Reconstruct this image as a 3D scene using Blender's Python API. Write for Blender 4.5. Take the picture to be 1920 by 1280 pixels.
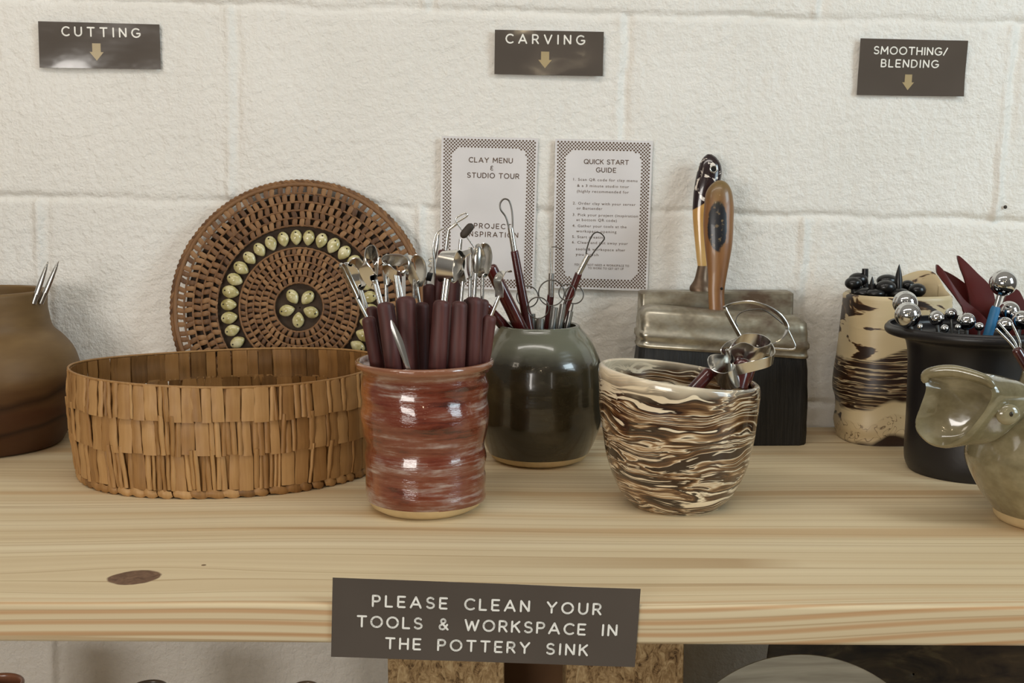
import bpy, bmesh, math, random
import numpy as np
from mathutils import Vector, Matrix, Quaternion
from math import sin, cos, pi, radians, tan, atan2, sqrt, exp

for _o in list(bpy.data.objects):
    bpy.data.objects.remove(_o)
SC = bpy.context.scene
COL = SC.collection

# ------------------------------------------------------------------ camera
CAM_D, CAM_H, PITCH, FOC = 1.223, 0.264, radians(7.94), 2150.0
cam_data = bpy.data.cameras.new('camera')
cam_data.sensor_width = 36.0
cam_data.lens = FOC / 1920 * 36.0
cam_data.clip_start = 0.02
cam = bpy.data.objects.new('camera', cam_data)
COL.objects.link(cam)
cam.location = (0, -CAM_D, CAM_H)
cam.rotation_euler = (pi / 2 - PITCH, 0, 0)
SC.camera = cam

# ------------------------------------------------------------------ view, world, lights
vs = SC.view_settings
vs.view_transform = 'Standard'
vs.look = 'None'
vs.gamma = 1.0
vs.use_curve_mapping = False
vs.exposure = -0.11

world = bpy.data.worlds.new('room_light')
SC.world = world
world.use_nodes = True
_nt = world.node_tree
_nt.nodes.clear()
_tc = _nt.nodes.new('ShaderNodeTexCoord')
_sp = _nt.nodes.new('ShaderNodeSeparateXYZ')
_rm = _nt.nodes.new('ShaderNodeValToRGB')
_mr = _nt.nodes.new('ShaderNodeMapRange')
_mr.inputs['From Min'].default_value = -1.0
_mr.inputs['From Max'].default_value = 1.0
_bg = _nt.nodes.new('ShaderNodeBackground')
_wo = _nt.nodes.new('ShaderNodeOutputWorld')
_nt.links.new(_tc.outputs['Generated'], _sp.inputs[0])
_nt.links.new(_sp.outputs['Z'], _mr.inputs['Value'])
_nt.links.new(_mr.outputs[0], _rm.inputs[0])
_e = _rm.color_ramp.elements
_e[0].position = 0.0
_e[0].color = (0.22, 0.19, 0.16, 1)
_e[1].position = 1.0
_e[1].color = (0.95, 0.88, 0.76, 1)
for _p, _c in ((0.42, (0.34, 0.31, 0.27)), (0.52, (0.46, 0.43, 0.38)), (0.66, (0.48, 0.45, 0.40)), (0.75, (0.72, 0.68, 0.61))):
    _x = _e.new(_p)
    _x.color = (*_c, 1)
_nt.links.new(_rm.outputs[0], _bg.inputs[0])
_bg.inputs[1].default_value = 0.36
_nt.links.new(_bg.outputs[0], _wo.inputs[0])


def area_light(name, loc, target, size, size_y, power, color):
    d = bpy.data.lights.new(name, 'AREA')
    d.shape = 'RECTANGLE'
    d.size, d.size_y = size, size_y
    d.energy = power
    d.color = color
    o = bpy.data.objects.new(name, d)
    COL.objects.link(o)
    o.location = loc
    o.rotation_euler = (Vector(target) - Vector(loc)).to_track_quat('-Z', 'Y').to_euler()
    return o


# daylight through the two sashes of a window on the right, warm ceiling fittings, small bulbs
area_light('window_daylight_upper', (1.9, -1.35, 1.05), (0.1, -0.1, 0.1), 0.75, 0.55, 18, (0.74, 0.91, 1.0))
area_light('window_daylight_lower', (1.9, -1.35, 0.42), (0.1, -0.1, 0.1), 0.75, 0.50, 8, (0.74, 0.91, 1.0))
area_light('ceiling_strip', (-0.15, -0.92, 1.30), (-0.05, -0.25, 0.0), 1.7, 0.14, 6.8, (1.0, 0.94, 0.87))
area_light('side_lamp', (-1.7, -1.7, 1.3), (-0.3, 0.0, 0.3), 0.5, 0.5, 4, (1.0, 0.87, 0.70))
area_light('front_fill', (-1.25, -2.9, 0.26), (0.0, 0.0, 0.05), 1.2, 0.55, 27, (1.0, 0.95, 0.89))  # added soft fill for the shelf front and the wall below it, source unseen
for _i, (_l, _p) in enumerate((((-0.55, -2.6, 0.95), 2.5), ((0.12, -2.7, 0.80), 2.5), ((0.5, -2.4, 1.25), 2.0))):
    _d = bpy.data.lights.new('hanging_bulb', 'POINT')
    _d.energy = _p
    _d.color = (1.0, 0.80, 0.52)
    _d.shadow_soft_size = 0.04
    _o = bpy.data.objects.new('hanging_bulb', _d)
    _o.location = _l
    COL.objects.link(_o)


# ------------------------------------------------------------------ where a sight line meets a real plane of the room
_F = Vector((0, cos(PITCH), -sin(PITCH)))
_U = Vector((0, sin(PITCH), cos(PITCH)))
_C = Vector((0, -CAM_D, CAM_H))


def ray(px, py):
    return _F + Vector((1, 0, 0)) * ((px - 960) / FOC) + _U * ((640 - py) / FOC)


def at(px, py, Y):
    d = ray(px, py)
    return _C + d * ((Y + CAM_D) / d.y)


def on_shelf(px, py, z=0.0):
    d = ray(px, py)
    return _C + d * ((z - CAM_H) / d.z)


def mpp(py, Y):
    """metres per pixel at depth plane Y, row py"""
    return (Y + CAM_D) / ray(960, py).y / FOC


def shelf_row(Y):
    """image row of the shelf top at depth Y"""
    v = Vector((0, Y, 0)) - _C
    return 640 - FOC * v.dot(_U) / v.dot(_F)


# ------------------------------------------------------------------ mesh helper
ORG = {}


class MB:
    def __init__(self):
        self.v, self.f, self.t = [], [], []

    def add(self, verts, faces, tone=0.5):
        n = len(self.v)
        self.v.extend([tuple(p) for p in verts])
        for f in faces:
            self.f.append(tuple(i + n for i in f))
            self.t.append(tone)
        return self

    def grid(self, fn, nu, nv, closed_u=False, closed_v=False, tone=0.5):
        """fn(i, j) -> point, i in range(nu), j in range(nv)"""
        vs_ = [fn(i, j) for i in range(nu) for j in range(nv)]
        fs = []
        for i in range(nu if closed_u else nu - 1):
            for j in range(nv if closed_v else nv - 1):
                a, b = i, (i + 1) % nu
                c, d = j, (j + 1) % nv
                fs.append((a * nv + c, b * nv + c, b * nv + d, a * nv + d))
        return self.add(vs_, fs, tone)

    def lathe(self, prof, center, seg=64, wob=None, tone=0.5, cap_start=False, cap_end=False):
        """prof: list of (r, z); wob(angle, r, z) -> (r, z)"""
        cx, cy, cz = center
        vs_, fs = [], []
        n = len(prof)
        for k in range(seg):
            a = 2 * pi * k / seg
            for r, z in prof:
                if wob:
                    r, z = wob(a, r, z)
                vs_.append((cx + r * cos(a), cy + r * sin(a), cz + z))
        for k in range(seg):
            k2 = (k + 1) % seg
            for j in range(n - 1):
                fs.append((k * n + j, k2 * n + j, k2 * n + j + 1, k * n + j + 1))
        if cap_start:
            fs.append(tuple(k * n for k in reversed(range(seg))))
        if cap_end:
            fs.append(tuple(k * n + n - 1 for k in range(seg)))
        return self.add(vs_, fs, tone)

    def tube(self, pts, r, seg=8, closed=False, flat=1.0, up=None, tone=0.5, caps=True):
        """sweep; r scalar or list; flat = ratio of the second axis; up fixes the first axis"""
        pts = [Vector(p) for p in pts]
        n = len(pts)
        rs = r if isinstance(r, (list, tuple)) else [r] * n
        vs_ = []
        prev = None
        for i in range(n):
            if closed:
                tg = pts[(i + 1) % n] - pts[i - 1]
            else:
                tg = pts[min(i + 1, n - 1)] - pts[max(i - 1, 0)]
            if tg.length < 1e-9:
                tg = Vector((0, 0, 1))
            tg.normalize()
            if up is not None:
                u = up[i] if isinstance(up, list) else up
                a = Vector(u)
            elif prev is not None:
                a = prev
            else:
                a = Vector((1, 0, 0)) if abs(tg.x) < 0.8 else Vector((0, 1, 0))
            a = a - tg * a.dot(tg)
            if a.length < 1e-6:
                a = tg.orthogonal()
            a.normalize()
            prev = a
            b = tg.cross(a)
            for k in range(seg):
                t = 2 * pi * (k + 0.5) / seg
                vs_.append(pts[i] + a * (cos(t) * rs[i]) + b * (sin(t) * rs[i] * flat))
        fs = []
        for i in range(n if closed else n - 1):
            i2 = (i + 1) % n
            for k in range(seg):
                k2 = (k + 1) % seg
                fs.append((i * seg + k, i * seg + k2, i2 * seg + k2, i2 * seg + k))
        if caps and not closed:
            fs.append(tuple(reversed(range(seg))))
            fs.append(tuple((n - 1) * seg + k for k in range(seg)))
        return self.add(vs_, fs, tone)

    def ribbon(self, pts, wdir, w, th=0.0006, closed=False, tone=0.5):
        """flat metal strip: wdir = direction(s) of its width"""
        pts = [Vector(p) for p in pts]
        n = len(pts)
        ws = w if isinstance(w, (list, tuple)) else [w] * n
        vs_ = []
        for i in range(n):
            if closed:
                tg = pts[(i + 1) % n] - pts[i - 1]
            else:
                tg = pts[min(i + 1, n - 1)] - pts[max(i - 1, 0)]
            tg.normalize()
            d = Vector(wdir[i] if isinstance(wdir, list) else wdir)
            d = d - tg * d.dot(tg)
            d.normalize()
            nn = tg.cross(d)
            for sx, sy in ((-1, -1), (1, -1), (1, 1), (-1, 1)):
                vs_.append(pts[i] + d * (sx * ws[i] / 2) + nn * (sy * th / 2))
        fs = []
        for i in range(n if closed else n - 1):
            i2 = (i + 1) % n
            for k in range(4):
                k2 = (k + 1) % 4
                fs.append((i * 4 + k, i * 4 + k2, i2 * 4 + k2, i2 * 4 + k))
        if not closed:
            fs.append((3, 2, 1, 0))
            fs.append(tuple((n - 1) * 4 + k for k in range(4)))
        return self.add(vs_, fs, tone)

    def ball(self, c, rad, rot=None, seg=20, rings=12, tone=0.5, fn=None):
        c = Vector(c)
        rx, ry, rz = rad if isinstance(rad, (tuple, list)) else (rad, rad, rad)
        vs_ = []
        for j in range(rings + 1):
            ph = -pi / 2 + pi * j / rings
            for k in range(seg):
                t = 2 * pi * k / seg
                p = Vector((cos(ph) * cos(t), cos(ph) * sin(t), sin(ph)))
                if fn:
                    p = fn(p)
                p = Vector((p.x * rx, p.y * ry, p.z * rz))
                if rot is not None:
                    p = rot @ p
                vs_.append(c + p)
        fs = []
        for j in range(rings):
            for k in range(seg):
                k2 = (k + 1) % seg
                fs.append((j * seg + k, j * seg + k2, (j + 1) * seg + k2, (j + 1) * seg + k))
        return self.add(vs_, fs, tone)

    def box(self, c, size, rot=None, tone=0.5):
        c = Vector(c)
        vs_ = []
        for x in (-.5, .5):
            for y in (-.5, .5):
                for z in (-.5, .5):
                    p = Vector((x * size[0], y * size[1], z * size[2]))
                    if rot is not None:
                        p = rot @ p
                    vs_.append(c + p)
        return self.add(vs_, [(0, 1, 3, 2), (4, 6, 7, 5), (0, 4, 5, 1), (2, 3, 7, 6), (0, 2, 6, 4), (1, 5, 7, 3)], tone)

    def loft(self, loops, cap0=True, cap1=True, tone=0.5):
        n = len(loops[0])
        self.grid(lambda i, j: loops[i][j], len(loops), n, closed_v=True, tone=tone)
        base = len(self.v) - len(loops) * n
        if cap0:
            self.f.append(tuple(base + k for k in reversed(range(n))))
            self.t.append(tone)
        if cap1:
            self.f.append(tuple(base + (len(loops) - 1) * n + k for k in range(n)))
            self.t.append(tone)
        return self

    def build(self, name, mat, parent=None, origin=None, smooth=True, sharp=40, subsurf=0, bevel=0.0):
        if parent is not None:
            org = ORG[parent.name]
        else:
            org = Vector(origin if origin is not None else (0, 0, 0))
        me = bpy.data.meshes.new(name)
        me.from_pydata([(p[0] - org[0], p[1] - org[1], p[2] - org[2]) for p in self.v], [], self.f)
        at_ = me.attributes.new('tone', 'FLOAT', 'FACE')
        at_.data.foreach_set('value', self.t)
        me.materials.append(mat)
        bm = bmesh.new()
        bm.from_mesh(me)
        bmesh.ops.recalc_face_normals(bm, faces=bm.faces)
        bm.to_mesh(me)
        bm.free()
        if smooth:
            me.polygons.foreach_set('use_smooth', [True] * len(me.polygons))
            if sharp < 180:
                me.set_sharp_from_angle(angle=radians(sharp))
        o = bpy.data.objects.new(name, me)
        COL.objects.link(o)
        if parent is not None:
            o.parent = parent
        else:
            o.location = org
        ORG[o.name] = org
        if bevel:
            m = o.modifiers.new('bevel', 'BEVEL')
            m.width = bevel
            m.segments = 2
            m.limit_method = 'ANGLE'
        if subsurf:
            m = o.modifiers.new('subdivision', 'SUBSURF')
            m.levels = m.render_levels = subsurf
        return o


def tag(o, label=None, cat=None, group=None, kind=None):
    if label:
        o['label'] = label
    if cat:
        o['category'] = cat
    if group:
        o['group'] = group
    if kind:
        o['kind'] = kind
    return o


def thing(name, loc, label, cat, group=None):
    o = bpy.data.objects.new(name, None)
    o.empty_display_size = 0.02
    COL.objects.link(o)
    o.location = loc
    ORG[o.name] = Vector(loc)
    return tag(o, label, cat, group)


def lerp(a, b, t):
    return a + (b - a) * t


def spline(pts, n=8, closed=False):
    """Catmull-Rom through pts"""
    P = [Vector(p) for p in pts]
    m = len(P)
    out = []
    for i in range(m if closed else m - 1):
        if closed:
            p0, p1, p2, p3 = P[i - 1], P[i], P[(i + 1) % m], P[(i + 2) % m]
        else:
            p0, p1, p2, p3 = P[max(i - 1, 0)], P[i], P[i + 1], P[min(i + 2, m - 1)]
        for k in range(n):
            t = k / n
            out.append(0.5 * ((2 * p1) + (p2 - p0) * t + (2 * p0 - 5 * p1 + 4 * p2 - p3) * t * t + (3 * p1 - p0 - 3 * p2 + p3) * t ** 3))
    if not closed:
        out.append(P[-1])
    return out


# ------------------------------------------------------------------ material helper
def lin(r, g, b):
    def c(x):
        x /= 255.0
        return x / 12.92 if x <= 0.04045 else ((x + 0.055) / 1.055) ** 2.4
    return (c(r), c(g), c(b), 1.0)


class Mat:
    def __init__(self, name):
        self.m = bpy.data.materials.new(name)
        self.m.use_nodes = True
        self.nt = self.m.node_tree
        self.b = self.nt.nodes['Principled BSDF']

    def n(self, t, **kw):
        x = self.nt.nodes.new(t)
        for k, v in kw.items():
            setattr(x, k, v)
        return x

    def set(self, **kw):
        for k, v in kw.items():
            k = k.replace('_', ' ')
            s = self.b.inputs[k]
            if hasattr(v, 'is_output') or isinstance(v, bpy.types.NodeSocket):
                self.nt.links.new(v, s)
            else:
                s.default_value = v
        return self

    def link(self, a, b):
        self.nt.links.new(a, b)

    def val(self, s, v):
        if isinstance(v, bpy.types.NodeSocket):
            self.nt.links.new(v, s)
        else:
            s.default_value = v

    def math(self, op, a, b=0.0, c=None, clamp=False):
        x = self.n('ShaderNodeMath', operation=op, use_clamp=clamp)
        self.val(x.inputs[0], a)
        self.val(x.inputs[1], b)
        if c is not None:
            self.val(x.inputs[2], c)
        return x.outputs[0]

    def coord(self, which='Object'):
        return self.n('ShaderNodeTexCoord').outputs[which]

    def sep(self, v):
        x = self.n('ShaderNodeSeparateXYZ')
        self.link(v, x.inputs[0])
        return x.outputs

    def comb(self, x=0.0, y=0.0, z=0.0):
        c = self.n('ShaderNodeCombineXYZ')
        for s, v in zip(c.inputs, (x, y, z)):
            self.val(s, v)
        return c.outputs[0]

    def mapping(self, v, scale=(1, 1, 1), loc=(0, 0, 0), rot=(0, 0, 0)):
        x = self.n('ShaderNodeMapping')
        self.link(v, x.inputs[0])
        x.inputs['Scale'].default_value = scale
        x.inputs['Location'].default_value = loc
        x.inputs['Rotation'].default_value = rot
        return x.outputs[0]

    def noise(self, v, scale, detail=2.0, rough=0.5, dist=0.0, color=False):
        x = self.n('ShaderNodeTexNoise')
        self.link(v, x.inputs['Vector'])
        x.inputs['Scale'].default_value = scale
        x.inputs['Detail'].default_value = detail
        x.inputs['Roughness'].default_value = rough
        x.inputs['Distortion'].default_value = dist
        return x.outputs['Color' if color else 'Fac']

    def ramp(self, fac, stops, interp='LINEAR'):
        x = self.n('ShaderNodeValToRGB')
        x.color_ramp.interpolation = interp
        e = x.color_ramp.elements
        while len(e) < len(stops):
            e.new(0.5)
        for el, (p, c) in zip(e, stops):
            el.position = p
            el.color = c if len(c) == 4 else (*c, 1)
        self.link(fac, x.inputs[0])
        return x.outputs[0]

    def mix(self, fac, a, b, blend='MIX'):
        x = self.n('ShaderNodeMix', data_type='RGBA', blend_type=blend)
        self.val(x.inputs[0], fac)
        self.val(x.inputs[6], a)
        self.val(x.inputs[7], b)
        return x.outputs[2]

    def bump(self, h, strength=0.5, dist=0.001):
        x = self.n('ShaderNodeBump')
        self.link(h, x.inputs['Height'])
        x.inputs['Strength'].default_value = strength
        x.inputs['Distance'].default_value = dist
        self.link(x.outputs[0], self.b.inputs['Normal'])
        return x.outputs[0]

    def attr(self, name='tone'):
        return self.n('ShaderNodeAttribute', attribute_name=name).outputs['Fac']


def g(v):
    return (v, v, v, 1)


def plain(name, rgb, rough=0.5, metal=0.0, spec=0.5, coat=0.0, var=0.12, scale=60.0, bump=0.0, bscale=300.0):
    """simple surface with a little natural unevenness of colour"""
    M = Mat(name)
    co = M.coord()
    nz = M.noise(co, scale, 3)
    c = lin(*rgb)
    lo = tuple(x * (1 - var) for x in c[:3]) + (1,)
    hi = tuple(min(1, x * (1 + var)) for x in c[:3]) + (1,)
    M.set(Base_Color=M.ramp(nz, [(0.3, lo), (0.7, hi)]), Roughness=rough, Metallic=metal, Coat_Weight=coat)
    M.b.inputs['Specular IOR Level'].default_value = spec
    if bump:
        M.bump(M.noise(co, bscale, 3), bump, 0.0006)
    return M.m


M_STEEL = plain('bright_steel', (222, 220, 215), rough=0.2, metal=1.0, var=0.05)
M_CHROME = plain('polished_steel', (215, 215, 214), rough=0.06, metal=1.0, var=0.02)
M_WIRE = plain('steel_wire', (120, 116, 110), rough=0.28, metal=1.0, var=0.05)
M_ALU = plain('brushed_aluminium', (188, 188, 184), rough=0.32, metal=1.0, var=0.06)
# ------------------------------------------------------------------ the painted block wall
rng = np.random.default_rng(7)
THETA = radians(1.4)
Z2 = at(960, 391, 0).z
ROW, BLK = 0.203, 0.406


def course_uv(x, z):
    return x * cos(THETA) - (z - Z2) * sin(THETA), x * sin(THETA) + (z - Z2) * cos(THETA)


_p = at(437, 200, 0)
U0 = float(course_uv(_p.x, _p.z)[0])


def smooth_noise(x, z, freq, seed, terms=14):
    r = np.random.default_rng(seed)
    s = np.zeros_like(x)
    for _ in range(terms):
        a = r.uniform(0, 2 * pi)
        k = freq * r.uniform(0.6, 1.5) * 2 * pi
        s += np.sin(k * (x * cos(a) + z * sin(a)) + r.uniform(0, 2 * pi))
    return s / sqrt(terms)


def make_wall():
    nx, nz = 700, 430
    xs = np.linspace(-0.95, 0.95, nx)
    zs = np.linspace(-0.50, 0.68, nz)
    X, Z = np.meshgrid(xs, zs, indexing='ij')
    u, v = course_uv(X, Z)
    wob = smooth_noise(X, Z, 9, 3) * 0.0012 + smooth_noise(X, Z, 40, 4) * 0.0006
    row = np.floor(v / ROW)
    dv = v - np.round(v / ROW) * ROW + wob
    shift = np.where(np.mod(row, 2) == 0, 0.0, BLK / 2)
    uu = u - U0 - shift
    du = uu - np.round(uu / BLK) * BLK + wob
    deep = 0.65 + 0.35 * smooth_noise(X, Z, 5, 11)
    y = np.zeros_like(X)
    y -= 0.0052 * np.clip(deep, .4, 1.2) * np.exp(-(dv / 0.0030) ** 2)
    # head joints: a shallow slot with a raised smear of paint beside it
    dp = 0.55 + 0.6 * smooth_noise(u * 0.2, v, 4, 21)
    y -= 0.0034 * np.clip(dp, 0.2, 1.4) * np.exp(-((du - 0.004) / 0.004) ** 2)
    y += 0.0034 * np.clip(1.25 - dp, 0.3, 1.3) * np.exp(-((du + 0.005) / 0.0028) ** 2)
    y += 0.0006 * smooth_noise(X, Z, 6, 31) + 0.00028 * smooth_noise(X, Z, 55, 32, 24)
    Yw = -(y)
    verts = np.stack([X, Yw, Z], -1).reshape(-1, 3)
    i, j = np.meshgrid(np.arange(nx - 1), np.arange(nz - 1), indexing='ij')
    a = (i * nz + j).ravel()
    faces = np.stack([a, a + nz, a + nz + 1, a + 1], -1)
    # a thick slab: back face behind
    me = bpy.data.meshes.new('wall_back')
    me.vertices.add(len(verts))
    me.vertices.foreach_set('co', verts.ravel())
    me.loops.add(faces.size)
    me.loops.foreach_set('vertex_index', faces.ravel())
    me.polygons.add(len(faces))
    me.polygons.foreach_set('loop_start', np.arange(0, faces.size, 4))
    me.update(calc_edges=True)
    me.polygons.foreach_set('use_smooth', [True] * len(faces))
    M = Mat('white_block_paint')
    co = M.coord()
    n1 = M.noise(M.mapping(co, (1, 1, 1)), 190, 3, 0.55, 0.15)
    n2 = M.noise(co, 420, 3, 0.6)
    n3 = M.noise(co, 7, 3)
    h = M.math('MULTIPLY_ADD', n2, 0.28, n1)
    col = M.ramp(n3, [(0.25, lin(229, 225, 216)), (0.75, lin(238, 234, 226))])
    M.set(Base_Color=col, Roughness=0.42)
    M.b.inputs['Specular IOR Level'].default_value = 0.45
    M.bump(h, 0.7, 0.0024)
    me.materials.append(M.m)
    o = bpy.data.objects.new('wall_back', me)
    COL.objects.link(o)
    tag(o, kind='structure')
    ORG[o.name] = Vector((0, 0, 0))
    return o


wall = make_wall()
WALL_Y = -0.0035            # surface that flat things on the wall sit on
_nail = MB()
_p = at(1885, 388, WALL_Y + 0.002)
_nail.ball(_p, (0.0020, 0.0012, 0.0020), seg=10, rings=6)
_nail.build('nail_hole', plain('nail_hole_dark', (52, 40, 30), rough=0.6), wall)  # small dark ball drawn in place of a nail hole

# ------------------------------------------------------------------ studio floor, far below the shelf
_f = MB()
_f.box((0, -2.0, -1.02), (5.0, 4.0, 0.04))
_fl = _f.build('floor', plain('grey_concrete', (128, 120, 110), rough=0.7, scale=4), origin=(0, -2.0, -1.0))
tag(_fl, kind='structure')

# ------------------------------------------------------------------ pine shelf
SH_T = 0.0265
KNOT = on_shelf(252, 1082)


def shelf_front(x):
    return -0.530 - 0.012 * x


def pine_material():
    M = Mat('pale_pine')
    co = M.coord()
    x, y, z = M.sep(co)
    v = M.math('ADD', y, M.math('MULTIPLY', z, 1.15))
    # the grain bends round the knot
    dx = M.math('DIVIDE', M.math('SUBTRACT', x, KNOT.x), 0.075)
    dv0 = M.math('SUBTRACT', v, KNOT.y)
    dv = M.math('DIVIDE', dv0, 0.030)
    r2 = M.math('ADD', M.math('MULTIPLY', dx, dx), M.math('MULTIPLY', dv, dv))
    ex = M.math('POWER', 2.71828, M.math('MULTIPLY', r2, -1.0))
    v2 = M.math('MULTIPLY', dv0, M.math('SUBTRACT', 1.0, M.math('MULTIPLY', ex, 0.75)))
    low = M.noise(M.comb(M.math('MULTIPLY', x, 1.0), M.math('MULTIPLY', v, 2.0), 0.0), 1.6, 1)
    v3 = M.math('ADD', v2, M.math('MULTIPLY', M.math('SUBTRACT', low, 0.5), 0.055))
    band = M.noise(M.comb(M.math('MULTIPLY', x, 0.5), M.math('MULTIPLY', v3, 26.0), 3.0), 1.0, 2, 0.5)
    fine = M.noise(M.comb(M.math('MULTIPLY', x, 0.9), M.math('MULTIPLY', v3, 95.0), 9.0), 1.0, 2, 0.55)
    lines = M.noise(M.comb(M.math('MULTIPLY', x, 0.35), M.math('MULTIPLY', v3, 60.0), 15.0), 1.0, 0)
    c1 = M.ramp(band, [(0.30, lin(208, 186, 148)), (0.5, lin(220, 201, 164)), (0.72, lin(227, 211, 177))])
    line_f = M.ramp(lines, [(0.490, g(0)), (0.527, g(0.9)), (0.535, g(0))])
    band_f = M.ramp(band, [(0.36, g(0.85)), (0.43, g(0.0))])
    c2 = M.mix(M.math('MULTIPLY', band_f, 0.55), c1, lin(196, 158, 112))
    c3 = M.mix(M.math('MULTIPLY', line_f, 0.75), c2, lin(168, 136, 96))
    c4 = M.mix(M.math('MULTIPLY', M.ramp(fine, [(0.4, g(1)), (0.62, g(0))]), 0.22), c3, lin(184, 152, 112))
    # pinkish broad grain towards the front edge
    fr = M.ramp(v, [(0.0, g(0)), (1.0, g(1))])
    frm = M.math('MULTIPLY', M.math('ADD', v, 0.512), -45.0, clamp=True)
    ring = M.math('SINE', M.math('MULTIPLY_ADD', v3, 760.0, M.math('MULTIPLY', low, 8.0)))
    rf = M.math('MULTIPLY', M.ramp(M.math('MULTIPLY_ADD', ring, 0.5, 0.5), [(0.45, g(0)), (0.95, g(1))]), frm)
    c5 = M.mix(M.math('MULTIPLY', rf, 0.75), c4, lin(190, 144, 98))
    # the knot itself
    kx = M.math('DIVIDE', M.math('SUBTRACT', x, KNOT.x), 0.0182)
    kv = M.math('DIVIDE', M.math('ADD', dv0, M.math('MULTIPLY', M.math('SUBTRACT', x, KNOT.x), -0.12)), 0.0150)
    kr = M.math('ADD', M.math('MULTIPLY', kx, kx), M.math('MULTIPLY', kv, kv))
    kn = M.math('MULTIPLY_ADD', M.noise(co, 60, 2), 0.5, kr)
    kf = M.ramp(M.math('MULTIPLY', kn, 0.5), [(0.53, g(1)), (0.60, g(0))])
    kcol = M.ramp(M.noise(co, 130, 3, 0.6, 1.0), [(0.3, lin(92, 68, 52)), (0.6, lin(120, 92, 72)), (0.75, lin(140, 112, 88))])
    c6 = M.mix(kf, c5, kcol)
    # one small dark speck behind the knot
    sp = on_shelf(382, 1059)
    d2 = M.math('ADD', M.math('POWER', M.math('DIVIDE', M.math('SUBTRACT', x, sp.x), 0.0017), 2), M.math('POWER', M.math('DIVIDE', M.math('SUBTRACT', v, sp.y), 0.0016), 2))
    c7 = M.mix(M.math('LESS_THAN', d2, 1.0), c6, lin(120, 96, 70))
    M.set(Base_Color=c7, Roughness=0.55)
    M.b.inputs['Specular IOR Level'].default_value = 0.2
    M.bump(fine, 0.12, 0.0006)
    return M.m


def make_shelf():
    b = MB()
    r = 0.0028
    prof = []
    # (offset from front edge, z): rounded front arrises
    for k in range(7):
        a = pi / 2 * k / 6
        prof.append((r - r * sin(a), -r + r * cos(a)))
    for k in range(7):
        a = pi / 2 * k / 6
        prof.append((r - r * cos(a), -SH_T + r - r * sin(a)))
    xs = np.linspace(-0.80, 0.80, 33)
    loops = []
    for x in xs:
        f = shelf_front(x)
        lp = [(x, -0.0040, 0.0)] + [(x, f + o, z) for o, z in prof] + [(x, -0.0040, -SH_T)]
        loops.append(lp)
    b.loft(loops)
    o = b.build('shelf_board', pine_material(), origin=(0, 0, 0), sharp=60)
    tag(o, 'pale pine shelf board with a brown knot at its front, carrying all the pots', 'shelf')
    return o


shelf = make_shelf()

# ------------------------------------------------------------------ stroke lettering
def arc(cx, cy, rx, ry, a0, a1, n=12):
    return [(cx + rx * cos(radians(a0 + (a1 - a0) * i / n)), cy + ry * sin(radians(a0 + (a1 - a0) * i / n))) for i in range(n + 1)]


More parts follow.
